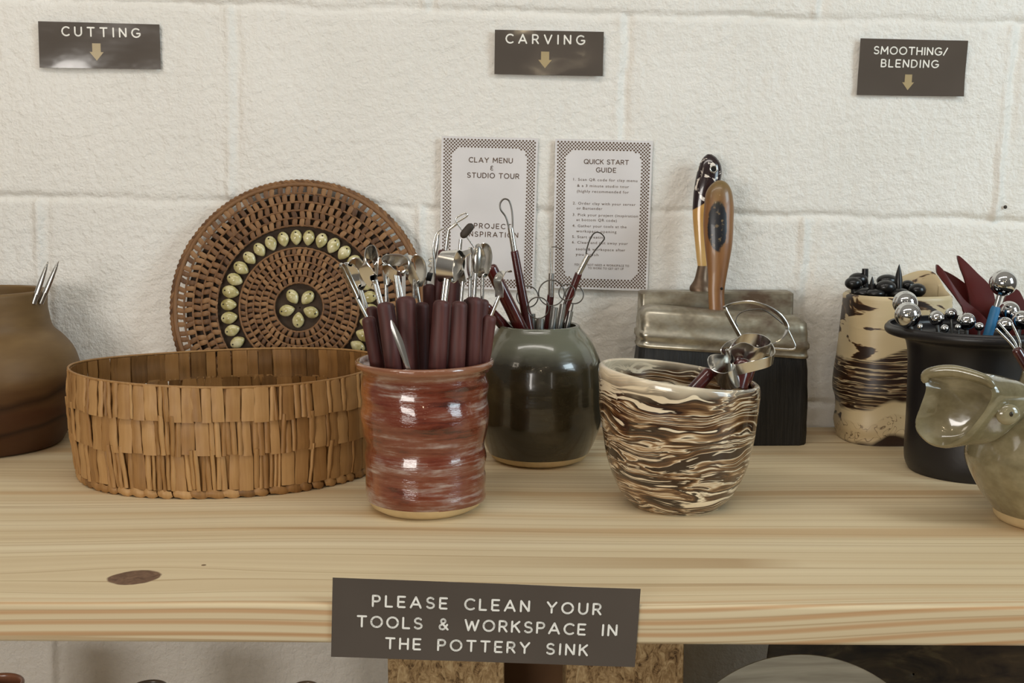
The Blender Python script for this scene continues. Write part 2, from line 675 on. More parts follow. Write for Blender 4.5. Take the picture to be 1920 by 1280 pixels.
GL = {
    'A': (.92, [[(0, 0), (.46, 1), (.92, 0)], [(.15, .30), (.77, .30)]]),
    'B': (.66, [[(0, 0), (0, 1), (.36, 1)] + arc(.36, .76, .24, .24, 90, -90, 8) + [(0, .52)], [(.36, .52)] + arc(.38, .26, .28, .26, 90, -90, 8) + [(0, 0)]]),
    'C': (.80, [arc(.5, .5, .5, .5, 50, 310, 18)]),
    'D': (.78, [[(0, 0), (0, 1), (.3, 1)] + arc(.3, .5, .48, .5, 90, -90, 14) + [(0, 0)]]),
    'E': (.62, [[(.62, 1), (0, 1), (0, 0), (.62, 0)], [(0, .5), (.54, .5)]]),
    'F': (.60, [[(.6, 1), (0, 1), (0, 0)], [(0, .5), (.5, .5)]]),
    'G': (.88, [arc(.5, .5, .5, .5, 50, 340, 20) + [(.94, .44), (.58, .44)]]),
    'H': (.74, [[(0, 0), (0, 1)], [(.74, 0), (.74, 1)], [(0, .5), (.74, .5)]]),
    'I': (.06, [[(.03, 0), (.03, 1)]]),
    'J': (.5, [[(.5, 1), (.5, .28)] + arc(.25, .28, .25, .28, 0, -170, 10)]),
    'K': (.70, [[(0, 0), (0, 1)], [(.66, 1), (0, .42)], [(.24, .62), (.70, 0)]]),
    'L': (.58, [[(0, 1), (0, 0), (.58, 0)]]),
    'M': (.96, [[(0, 0), (.06, 1), (.48, .3), (.90, 1), (.96, 0)]]),
    'N': (.74, [[(0, 0), (0, 1), (.74, 0), (.74, 1)]]),
    'O': (1.0, [arc(.5, .5, .5, .5, 0, 360, 24)]),
    'P': (.64, [[(0, 0), (0, 1), (.36, 1)] + arc(.36, .73, .28, .27, 90, -90, 10) + [(0, .46)]]),
    'Q': (1.0, [arc(.5, .5, .5, .5, 0, 360, 24), [(.62, .28), (.98, -.04)]]),
    'R': (.68, [[(0, 0), (0, 1), (.36, 1)] + arc(.36, .73, .28, .27, 90, -90, 10) + [(0, .46)], [(.34, .46), (.68, 0)]]),
    'S': (.66, [arc(.33, .75, .30, .25, 35, 250, 12) + arc(.33, .25, .33, .25, 85, -150, 13)]),
    'T': (.78, [[(0, 1), (.78, 1)], [(.39, 1), (.39, 0)]]),
    'U': (.76, [[(0, 1), (0, .38)] + arc(.38, .38, .38, .38, 180, 360, 14) + [(.76, 1)]]),
    'V': (.86, [[(0, 1), (.43, 0), (.86, 1)]]),
    'W': (1.2, [[(0, 1), (.3, 0), (.6, .9), (.9, 0), (1.2, 1)]]),
    'Y': (.80, [[(0, 1), (.4, .48), (.8, 1)], [(.4, .48), (.4, 0)]]),
    '&': (.80, [[(.80, 0), (.22, .64)] + arc(.36, .80, .2, .2, 215, -40, 14) + [(.16, .42)] + arc(.30, .24, .26, .24, 130, 330, 12) + [(.74, .46)]]),
    'e&': (.6, [arc(.36, .75, .30, .25, 50, 270, 10) + [(.5, .5)], [(.36, .5)] + arc(.36, .25, .36, .25, 90, 310, 12)]),
    '/': (.5, [[(0, 0), (.5, 1)]]),
}


def text_width(s, sp, word):
    w = 0
    for ch in s:
        w += word if ch == ' ' else GL[ch][0] + sp
    return w - sp if sp else w


def stroke_text(b, s, map_fn, cx, cy, size, width, word=.75, sw=.13, align='c', shear=0.0):
    """lettering as rounded strokes, spaced out to a given width; map_fn(u, v) -> point on the sign"""
    nsp = sum(1 for c in s if c != ' ') - 1
    sp = (width / size - text_width(s, 0.0, word)) / max(1, nsp)
    w = width
    x = cx - w / 2 if align == 'c' else cx
    hw = sw * size / 2
    for ch in s:
        if ch == ' ':
            x += word * size
            continue
        gw, lines = GL[ch]
        for ln in lines:
            pts = [(x + p[0] * size, cy + p[1] * size + shear * (x - cx)) for p in ln]
            for (ax, ay), (bx, by) in zip(pts, pts[1:]):
                L = sqrt((bx - ax) ** 2 + (by - ay) ** 2) or 1e-9
                nx_, ny_ = -(by - ay) / L * hw, (bx - ax) / L * hw
                k = max(1, int(L / (0.5 * size)))
                for q in range(k):
                    t0, t1 = q / k, (q + 1) / k
                    x0, y0, x1, y1 = lerp(ax, bx, t0), lerp(ay, by, t0), lerp(ax, bx, t1), lerp(ay, by, t1)
                    b.add([map_fn(x0 + nx_, y0 + ny_), map_fn(x0 - nx_, y0 - ny_), map_fn(x1 - nx_, y1 - ny_), map_fn(x1 + nx_, y1 + ny_)], [(0, 1, 2, 3)])
            for (ax, ay) in (pts[0], pts[-1]) + tuple(pts[1:-1:2]):
                b.add([map_fn(ax + hw * cos(2 * pi * q / 8), ay + hw * sin(2 * pi * q / 8)) for q in range(8)], [tuple(range(8))])
        x += (gw + sp) * size


def paper_wave(u, v, amp, seed):
    r = random.Random(seed)
    s = 0.0
    for _ in range(7):
        a = r.uniform(0, 6.28)
        k = r.uniform(25, 120)
        s += sin(k * (u * cos(a) + v * sin(a)) + r.uniform(0, 6.28)) / (0.4 + k / 40)
    return amp * s


class Sheet:
    """a laminated paper sheet given by its four corners (TL, TR, BR, BL) in the room"""

    def __init__(self, tl, tr, br, bl, amp, seed, lift=0.0015):
        self.c = [Vector(p) for p in (tl, tr, br, bl)]
        self.w = (self.c[1] - self.c[0]).length
        self.h = (self.c[3] - self.c[0]).length
        self.amp, self.seed, self.lift = amp, seed, lift

    def __call__(self, u, v, off=0.0):
        """u, v in metres from the top left corner, v downward"""
        s, t = u / self.w, v / self.h
        p = lerp(lerp(self.c[0], self.c[1], s), lerp(self.c[3], self.c[2], s), t)
        w = paper_wave(u, v, self.amp, self.seed)
        return Vector((p.x, p.y - self.lift - abs(self.amp) * 1.6 - w - off, p.z))

    def panel(self, name, mat, parent=None, nu=60, nv=30, m=0.0, off=0.0, th=0.0004, **kw):
        b = MB()
        def pt(i, j, o):
            return self(lerp(-m, self.w + m, i / (nu - 1)), lerp(-m, self.h + m, j / (nv - 1)), o)
        b.grid(lambda i, j: pt(i, j, off), nu, nv)
        n = nu * nv
        b.add([pt(i, j, off - th) for i in range(nu) for j in range(nv)], [tuple(reversed((i * nv + j, (i + 1) * nv + j, (i + 1) * nv + j + 1, i * nv + j + 1))) for i in range(nu - 1) for j in range(nv - 1)])
        rim = [(i, 0) for i in range(nu)] + [(nu - 1, j) for j in range(1, nv)] + [(i, nv - 1) for i in range(nu - 2, -1, -1)] + [(0, j) for j in range(nv - 2, 0, -1)]
        for (i, j), (k, l) in zip(rim, rim[1:] + rim[:1]):
            b.f.append((i * nv + j, k * nv + l, n + k * nv + l, n + i * nv + j))
            b.t.append(0.5)
        return b.build(name, mat, parent, **kw)


def laminate(name, rgb, rough=0.14):
    M = Mat(name)
    co = M.coord()
    nz = M.noise(co, 16, 2)
    c = lin(*rgb)
    M.set(Base_Color=M.ramp(nz, [(0.3, tuple(x * .93 for x in c[:3]) + (1,)), (0.7, tuple(x * 1.06 for x in c[:3]) + (1,))]), Roughness=rough, Coat_Weight=0.6)
    M.b.inputs['Coat Roughness'].default_value = 0.06
    M.bump(M.noise(co, 45, 2), 0.25, 0.0012)
    return M.m


M_SIGN = laminate('brown_laminated_paper', (88, 79, 71))
M_POSTER = laminate('white_laminated_paper', (226, 221, 219), 0.22)
M_INKW = plain('white_print', (246, 242, 232), rough=0.4, var=0.02)
M_INKB = plain('brown_print', (92, 68, 48), rough=0.4, var=0.05)
M_TAN = plain('tan_print', (176, 156, 116), rough=0.35, var=0.03)


def corner_sheet(px, Y, amp, seed, lift=0.0004):
    return Sheet(*[at(x, y, Y) for x, y in px], amp, seed, lift)


def wall_sign(px, rows, arrow, label, seed, amp=0.00035):
    sh = corner_sheet(px, WALL_Y, amp, seed)
    o = sh.panel('laminated_sign', M_SIGN, origin=tuple(sh(sh.w / 2, sh.h)), nu=70, nv=34)
    tag(o, label, 'sign', 'brown direction signs on the wall')
    mp = lambda u, v: sh(u, -v, 0.00022)
    b = MB()
    for s, fx, fy, size, wd in rows:
        stroke_text(b, s, mp, fx * sh.w, -fy * sh.h, size * sh.h, wd * sh.w, sw=.18)
    b.build('lettering', M_INKW, o, smooth=False)
    if arrow:
        fx, fy, aw, ah = arrow
        cx, cy, W, H = fx * sh.w, fy * sh.h, aw * sh.w, ah * sh.h
        a = MB()
        a.add([sh(cx - W * .3, cy, .00022), sh(cx + W * .3, cy, .00022), sh(cx + W * .3, cy + H * .5, .00022), sh(cx - W * .3, cy + H * .5, .00022)], [(0, 1, 2, 3)])
        a.add([sh(cx - W * .5, cy + H * .5, .00022), sh(cx + W * .5, cy + H * .5, .00022), sh(cx, cy + H, .00022)], [(0, 1, 2)])
        a.build('arrow', M_TAN, o, smooth=False)
    return o


wall_sign([(72, 40), (299, 46), (302, 130), (75, 127)], [('CUTTING', .515, .295, .185, .635)], (.475, .45, .115, .38),
          'brown laminated sign reading CUTTING taped at the left of the wall', 5)
wall_sign([(928, 56), (1132, 60), (1130, 143), (927, 139)], [('CARVING', .462, .29, .19, .715)], (.465, .47, .125, .375),
          'brown laminated sign reading CARVING above the white posters', 8)
wall_sign([(1613, 72), (1813, 77), (1806, 181), (1606, 178)], [('SMOOTHING/', .475, .265, .125, .68), ('BLENDING', .475, .49, .125, .525)], (.475, .62, .11, .28),
          'brown laminated sign reading SMOOTHING BLENDING at the right of the wall', 15, 0.0007)

# ------------------------------------------------------------------ shelf edge sign
_yf = shelf_front(-0.05) - 0.0004
_sh = Sheet(*[at(x, y, shelf_front((x - 960) * 0.00033) - 0.0006) for x, y in ((624, 1082), (1201, 1103), (1190, 1249), (621, 1230))], 0.00022, 23, 0.0006)
_o = _sh.panel('laminated_sign', M_SIGN, origin=tuple(_sh(_sh.w / 2, _sh.h / 2)), nu=110, nv=34)
tag(_o, 'long brown laminated sign on the shelf front asking to clean tools in the pottery sink', 'sign')
_b = MB()
_mp = lambda u, v: _sh(u, -v, 0.00022)
for _s, _cx, _cy, _wd in (('PLEASE CLEAN YOUR', .504, .335, .742), ('TOOLS & WORKSPACE IN', .508, .600, .846), ('THE POTTERY SINK', .510, .865, .660)):
    stroke_text(_b, _s, _mp, _cx * _sh.w, -_cy * _sh.h, .130 * _sh.h, _wd * _sh.w, word=1.15, sw=.19)
_b.build('lettering', M_INKW, _o, smooth=False)


# ------------------------------------------------------------------ the two posters
def font_mesh(s, size, space=1.0):
    cu = bpy.data.curves.new('t', 'FONT')
    cu.body = s
    cu.size = size
    cu.space_character = space
    cu.resolution_u = 2
    ob = bpy.data.objects.new('t', cu)
    COL.objects.link(ob)
    dg = bpy.context.evaluated_depsgraph_get()
    me = bpy.data.meshes.new_from_object(ob.evaluated_get(dg))
    vs_ = [(v.co.x, v.co.y) for v in me.vertices]
    fs = [tuple(p.vertices) for p in me.polygons]
    bpy.data.objects.remove(ob)
    bpy.data.curves.remove(cu)
    bpy.data.meshes.remove(me)
    return vs_, fs


def poster(px, label, seed, titles, lines, amp):
    sh = corner_sheet(px, WALL_Y, amp, seed)
    o = sh.panel('laminated_poster', M_POSTER, origin=tuple(sh(sh.w / 2, sh.h)), nu=56, nv=80, m=0.0022)
    tag(o, label, 'poster', 'white posters with a chequered border')
    # chequered border around a panel with rounded corners
    nx = 54
    cs = sh.w / nx
    ny = int(round(sh.h / cs))
    csy = sh.h / ny
    bw = 5 * cs
    rad = 0.0115
    b = MB()
    for i in range(nx):
        for j in range(ny):
            if (i + j) % 2:
                continue
            u, v = (i + .5) * cs, (j + .5) * csy
            qx = max(bw + rad - u, u - (sh.w - bw - rad), 0)
            qy = max(bw + rad - v, v - (sh.h - bw - rad), 0)
            inside = bw < u < sh.w - bw and bw < v < sh.h - bw and sqrt(qx * qx + qy * qy) < rad
            if inside:
                continue
            r = cs * .55
            b.add([sh(u + r * cos(pi / 4 * k + .39), v + r * sin(pi / 4 * k + .39), .00022) for k in range(8)], [tuple(range(8))])
    b.build('chequered_border', M_INKB, o, smooth=False)
    b = MB()
    mp = lambda u, v: sh(u, -v, .00022)
    for s, fx, fy, size, sw, wd in titles:
        if s == '£':
            gw, ls = GL['e&']
            GL['~'] = (gw, ls)
            s = '~'
        stroke_text(b, s, mp, fx * sh.w, -fy * sh.h, size * sh.h, wd * sh.w, word=.62, sw=sw)
    b.build('heading' if lines else 'lettering', M_INKB, o, smooth=False)
    b = MB()
    for s, fx, fy, wd in lines:
        vs_, fs = font_mesh(s, 1.0, 1.15)
        x0, x1 = min(p[0] for p in vs_), max(p[0] for p in vs_)
        k = wd * sh.w / (x1 - x0)
        ky = min(k * 1.15, 0.0040)
        b.add([mp(fx * sh.w + (x - x0) * k, -fy * sh.h + y * ky) for x, y in vs_], fs)
    if lines:
        b.build('instructions', M_INKB, o, smooth=False)
    return o


poster([(832, 259), (1005, 263), (997, 541), (828, 535)], 'white poster reading CLAY MENU and STUDIO TOUR behind the tool cups', 31,
       [('CLAY MENU', .515, .155, .031, .17, .470), ('£', .53, .205, .027, .17, .03), ('STUDIO TOUR', .545, .258, .031, .17, .560),
        ('PROJECT', .55, .598, .031, .17, .40), ('INSPIRATION', .55, .655, .031, .17, .56)], [], 0.00035)
poster([(1045, 264), (1220, 268), (1210, 541), (1040, 536)], 'white poster reading QUICK START GUIDE, right of the clay menu', 44,
       [('QUICK START', .53, .150, .029, .17, .475), ('GUIDE', .53, .205, .029, .17, .21)],
       [('1. Scan QR code for clay menu', .18, .267, .69), ('& a 3 minute studio tour', .222, .309, .56), ('(highly recommended for', .222, .347, .56),
        ('2. Order clay with your server', .18, .430, .68), ('or Bartender', .222, .464, .28),
        ('3. Pick your project (inspiration', .18, .509, .71), ('at bottom QR code)', .222, .543, .44),
        ('4. Gather your tools at the', .18, .585, .59), ('workspace opening', .222, .621, .44),
        ('5. Start creating', .18, .661, .36), ('6. Clean and put away your', .18, .699, .61), ('tools & workspace after', .222, .745, .54), ('you finish', .222, .782, .25),
        ('YOU DO NOT NEED A WORKSPACE TO', .21, .852, .60), ('TO WORK TO GET SET UP', .36, .874, .39)], 0.0006)
# ------------------------------------------------------------------ glazes and clays
def glaze_red():
    M = Mat('streaked_red_glaze')
    co = M.coord()
    st = M.noise(M.mapping(co, (20, 20, 190), (0, 0, 0), (0.04, 0.05, 0)), 1.0, 6, 0.68, 0.5)
    pt = M.noise(M.mapping(co, (24, 24, 62), (3, 1, 0)), 1.0, 4, 0.6)
    rl = M.noise(M.comb(0.0, 0.0, M.math('MULTIPLY', M.sep(co)[2], 260.0)), 1.0, 3, 0.6)
    f = M.math('ADD', M.math('ADD', M.math('MULTIPLY', st, 0.45), M.math('MULTIPLY', pt, 0.45)), M.math('MULTIPLY', M.math('SUBTRACT', rl, 0.5), 0.22))
    c = M.ramp(f, [(0.32, lin(66, 26, 16)), (0.41, lin(108, 46, 28)), (0.47, lin(120, 66, 48)), (0.52, lin(142, 112, 102)), (0.59, lin(178, 160, 150)), (0.68, lin(204, 192, 182))])
    x, y, z = M.sep(co)
    om = M.math('MULTIPLY', M.ramp(M.math('MULTIPLY_ADD', x, -14.0, 0.0), [(0.42, g(0)), (0.75, g(1))]), M.ramp(M.noise(co, 30, 2), [(0.45, g(0)), (0.6, g(.75))]))
    c = M.mix(om, c, lin(186, 116, 58))
    rim = M.ramp(M.math('MULTIPLY', z, 8.0), [(0.88, g(0)), (0.93, g(.7))])
    c = M.mix(rim, c, lin(148, 100, 72))
    M.set(Base_Color=c, Roughness=0.13, Coat_Weight=1.0)
    M.b.inputs['Coat Roughness'].default_value = 0.04
    M.bump(M.noise(M.mapping(co, (45, 45, 190)), 1.0, 4, .6), 0.6, 0.0016)
    return M.m


def glaze_green():
    M = Mat('dark_olive_glaze')
    co = M.coord()
    x, y, z = M.sep(co)
    n = M.noise(M.mapping(co, (16, 16, 26)), 1.0, 4, 0.6)
    c = M.ramp(n, [(0.3, lin(34, 30, 18)), (0.55, lin(54, 47, 31)), (0.75, lin(76, 66, 44))])
    top = M.ramp(M.math('MULTIPLY_ADD', z, 8.4, M.math('MULTIPLY', n, 0.12)), [(0.88, g(0)), (1.0, g(.8))])
    c = M.mix(top, c, lin(112, 112, 94))
    M.set(Base_Color=c, Roughness=0.22, Coat_Weight=0.6)
    M.b.inputs['Coat Roughness'].default_value = 0.03
    M.bump(M.noise(M.mapping(co, (18, 18, 60)), 1.0, 3), 0.3, 0.003)
    return M.m


def clay_agate(name='agate_clay', sz=72, sxy=5.0, warp=1.25, rim=0.105):
    M = Mat(name)
    co = M.coord()
    x, y, z = M.sep(co)
    w = M.noise(M.mapping(co, (14, 14, 26)), 1.0, 2, 0.5, color=True)
    vm = M.n('ShaderNodeVectorMath', operation='MULTIPLY_ADD')
    M.link(w, vm.inputs[0])
    vm.inputs[1].default_value = (warp * .6, warp * .6, warp * 2.0)
    M.link(M.mapping(co, (sxy, sxy, sz), (0, 0, 0), (0.05, 0.09, 0)), vm.inputs[2])
    n = M.noise(vm.outputs[0], 1.0, 5, 0.58, 0.5)
    cr, dk, md, lt = lin(238, 222, 192), lin(42, 24, 13), lin(102, 70, 42), lin(166, 134, 96)
    c = M.ramp(n, [(0.30, dk), (0.375, dk), (0.385, cr), (0.40, lt), (0.415, md), (0.455, dk), (0.465, cr), (0.485, lt), (0.50, md), (0.54, dk), (0.56, dk), (0.57, cr), (0.60, cr), (0.612, md), (0.65, dk), (0.72, cr)])
    rf = M.ramp(M.math('MULTIPLY_ADD', M.noise(co, 40, 2), 0.012, z), [(rim, g(0)), (rim + 0.012, g(0.85))])
    c = M.mix(rf, c, cr)
    M.set(Base_Color=c, Roughness=0.2, Coat_Weight=0.8)
    M.b.inputs['Coat Roughness'].default_value = 0.05
    M.bump(n, 0.1, 0.0006)
    return M.m


def clay_log():
    M = Mat('dark_veined_clay')
    co = M.coord()
    x, y, z = M.sep(co)
    w = M.noise(co, 17, 3, 0.55, color=True)
    vm = M.n('ShaderNodeVectorMath', operation='MULTIPLY_ADD')
    M.link(w, vm.inputs[0])
    vm.inputs[1].default_value = (0.4, 0.4, 1.0)
    M.link(M.mapping(co, (4, 4, 120), (0, 0, 0), (0, -0.16, 0)), vm.inputs[2])
    n = M.noise(vm.outputs[0], 1.0, 4, 0.6, 0.3)
    cr, dk, md = lin(206, 186, 146), lin(44, 26, 14), lin(110, 80, 50)
    band = M.ramp(n, [(0.34, dk), (0.42, dk), (0.435, md), (0.46, cr), (0.475, dk), (0.53, dk), (0.55, md), (0.57, cr), (0.585, dk), (0.66, dk), (0.68, cr)])
    w2 = M.noise(M.mapping(co, (16, 16, 52), (7, 2, 1), (0, 0.75, 0)), 1.0, 4, 0.55, 0.7)
    plain_ = M.ramp(w2, [(0.535, cr), (0.55, md), (0.565, dk)])
    crk = M.ramp(M.noise(M.mapping(co, (60, 60, 60), (2, 2, 2)), 1.0, 2, 0.5, 1.0), [(0.485, lin(196, 174, 134)), (0.5, lin(96, 72, 48)), (0.515, lin(200, 178, 138))])
    zz = M.math('ADD', z, M.math('MULTIPLY_ADD', M.noise(co, 20, 2), 0.03, M.math('MULTIPLY', x, -0.25)))
    m1 = M.ramp(M.math('MULTIPLY', zz, 5.0), [(0.30, g(0)), (0.315, g(1)), (0.56, g(1)), (0.575, g(0))])
    lowm = M.ramp(M.math('MULTIPLY', zz, 5.0), [(0.235, g(1)), (0.245, g(0))])
    foot = M.ramp(M.math('MULTIPLY', zz, 5.0), [(0.125, g(1)), (0.145, g(0))])
    c = M.mix(m1, plain_, band)
    c = M.mix(lowm, c, crk)
    c = M.mix(foot, c, dk)
    M.set(Base_Color=c, Roughness=0.4)
    M.bump(n, 0.3, 0.001)
    return M.m


def clay_brown():
    M = Mat('smoky_brown_clay')
    co = M.coord()
    x, y, z = M.sep(co)
    n = M.noise(M.mapping(co, (6, 6, 22)), 1.0, 4, 0.6)
    c = M.ramp(n, [(0.3, lin(92, 68, 42)), (0.55, lin(116, 90, 56)), (0.75, lin(136, 108, 68))])
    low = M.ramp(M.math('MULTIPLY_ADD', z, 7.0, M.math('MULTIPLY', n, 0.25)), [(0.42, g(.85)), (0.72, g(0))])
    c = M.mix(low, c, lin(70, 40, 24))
    wv = M.math('ADD', z, M.math('MULTIPLY_ADD', M.noise(M.mapping(co, (9, 9, 4)), 1.0, 2), 0.05, M.math('MULTIPLY', x, -0.22)))
    ln = M.ramp(M.math('MULTIPLY', wv, 6.0), [(0.24, g(0)), (0.27, g(.9)), (0.29, g(0)), (0.39, g(0)), (0.43, g(.8)), (0.47, g(0))])
    c = M.mix(ln, c, lin(46, 30, 20))
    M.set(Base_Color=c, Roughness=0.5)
    M.b.inputs['Specular IOR Level'].default_value = 0.3
    M.bump(M.noise(M.mapping(co, (20, 20, 120)), 1.0, 3), 0.25, 0.0012)
    return M.m


M_FOOT = plain('bare_buff_clay', (200, 176, 132), rough=0.7, bump=0.2)


def ground_y(cx, yfront, hw):
    """depth of the axis of a round foot whose front edge shows at (cx, yfront)"""
    f = on_shelf(cx, yfront).y
    Yc = f
    for _ in range(6):
        Yc = f + hw * mpp(shelf_row(Yc), Yc)
    return Yc


def px_profile(cx, Yc, rows):
    """(half width in px, row) pairs -> (r, z)"""
    out = []
    for hw, py in rows:
        p, q = at(cx, py, Yc), at(cx + hw, py, Yc)
        out.append((q.x - p.x, p.z))
    return out


def smooth_prof(rows, n=5):
    return [(p.x, p.y) for p in spline([(a, b, 0) for a, b in rows], n)]


class Pot:
    """a thrown pot: body of outer and inner wall, optional unglazed foot"""

    def __init__(self, name, cx, yfront, hwfoot, rows, mat, label, cat, thick=0.0045, foot=None, wob=None, floor=0.007, group=None, round_lip=True, seg=96):
        self.Y = ground_y(cx, yfront, hwfoot)
        self.cx = cx
        base = on_shelf(cx, shelf_row(self.Y))
        self.X = base.x
        prof = px_profile(cx, self.Y, rows)          # from the rim down to the foot
        prof = smooth_prof(prof, 5)
        zf = 0.0
        rf = hwfoot * mpp(shelf_row(self.Y), self.Y)
        self.H = prof[0][1]
        self.R = prof[0][0]
        body = MB()
        fh = foot if foot else 0.0
        outer = [p for p in prof if p[1] > fh]
        if not foot:
            outer.append((rf, 0.0))
        zmin = outer[-1][1]
        inner = [(max(0.004, r - thick), z) for r, z in outer if z > floor + 0.004 and z < self.H - 0.001]
        inner.append((max(0.004, inner[-1][0] - 0.006), floor))
        inner.append((0.0005, floor))
        lip = []
        r0, z0 = outer[0]
        for k in range(1, 6):
            a = pi * k / 6
            lip.append((r0 - thick / 2 + thick / 2 * cos(a), z0 + thick * 0.45 * sin(a)))
        full = list(reversed(outer)) + lip + inner
        full = [(0.0005, zmin)] + full
        self.root = thing(name, (self.X, self.Y, 0), label, cat, group)
        body.lathe(full, (self.X, self.Y, 0), seg, wob)
        body.build('body', mat, self.root)
        if foot:
            fb = MB()
            fr = outer[-1][0]
            fb.lathe([(0.0005, 0.0), (rf - 0.002, 0.0), (rf, 0.0012), (lerp(rf, fr, .6), fh * .5), (fr - 0.0003, zmin + 0.0004), (0.0005, zmin + 0.0004)], (self.X, self.Y, 0), seg)
            fb.build('foot_ring', M_FOOT, self.root)


def ridge_wob(seed, amp, H, freq=1.0, tilt=0.0):
    r = random.Random(seed)
    ks = [(r.uniform(120, 420) * freq, r.choice((0, 0, 1, 1, 2)), r.uniform(0, 6.28), r.uniform(.4, 1)) for _ in range(7)]

    def w(a, rr, z):
        s = sum(A * sin(k * z + m * a + p) for k, m, p, A in ks) / 3
        f = min(1.0, rr / 0.02)
        return rr + amp * s * f, z - tilt * cos(a) * max(z, 0) * (z / H) * f
    return w


red = Pot('tool_cup', 799, 976, 90, [(130, 677), (129, 684), (120, 692), (117, 702), (118, 740), (121, 770), (119, 792), (111, 826), (113, 850), (112, 880), (113, 905), (111, 926), (103, 944), (91, 954)],
          glaze_red(), 'red-brown streaky glazed ceramic cup packed with maroon handled trimming tools', 'cup', foot=0.0085, wob=ridge_wob(3, 0.0011, 0.11))
green = Pot('tool_jar', 1010, 879, 78, [(77, 612), (82, 619), (95, 634), (108, 658), (116, 682), (119, 715), (119, 760), (116, 793), (104, 824), (91, 848), (81, 860)],
            glaze_green(), 'round dark green glossy glazed jar behind the red-brown cup', 'jar', foot=0.0065, wob=ridge_wob(9, 0.0004, 0.12))
agate = Pot('tool_cup', 1268, 966, 84, [(150, 705), (151, 716), (149, 740), (147, 770), (142, 810), (136, 840), (127, 872), (118, 896), (104, 920), (86, 940)],
            clay_agate(), 'brown and cream marbled clay cup in front of the black bristled brush', 'cup', wob=ridge_wob(14, 0.0006, 0.11, 0.6, tilt=0.075), thick=0.0055)
brown = Pot('clay_pot', -22, 862, 122, [(121, 549), (121, 560), (120, 585), (125, 615), (144, 634), (161, 657), (171, 686), (172, 712), (168, 752), (160, 780), (146, 808), (131, 830)],
            clay_brown(), 'brown unglazed round clay pot cut off by the left edge of the picture', 'pot', wob=ridge_wob(22, 0.0006, 0.15, .5), thick=0.006)
plastic = Pot('plant_pot', 1816, 909, 108, [(160, 611), (164, 615), (164, 622), (158, 628), (136, 633), (125, 642), (119, 680), (117, 766), (117, 850), (113, 872)],
              plain('black_pot_plastic', (27, 24, 25), rough=0.36, var=0.1, bump=0.1), 'black plastic plant pot full of steel ball tools at the right', 'pot', thick=0.003)

# ------------------------------------------------------------------ woven straw basket
def straw(name, a, b, c):
    M = Mat(name)
    co = M.coord()
    x, y, z = M.sep(co)
    fib = M.noise(M.mapping(co, (260, 260, 14)), 1.0, 3, 0.6)
    t = M.attr('tone')
    f = M.math('ADD', M.math('MULTIPLY', t, 0.7), M.math('MULTIPLY', fib, 0.45))
    M.set(Base_Color=M.ramp(f, [(0.22, lin(*a)), (0.5, lin(*b)), (0.85, lin(*c))]), Roughness=0.5)
    M.b.inputs['Specular IOR Level'].default_value = 0.35
    M.bump(fib, 0.35, 0.0006)
    return M.m


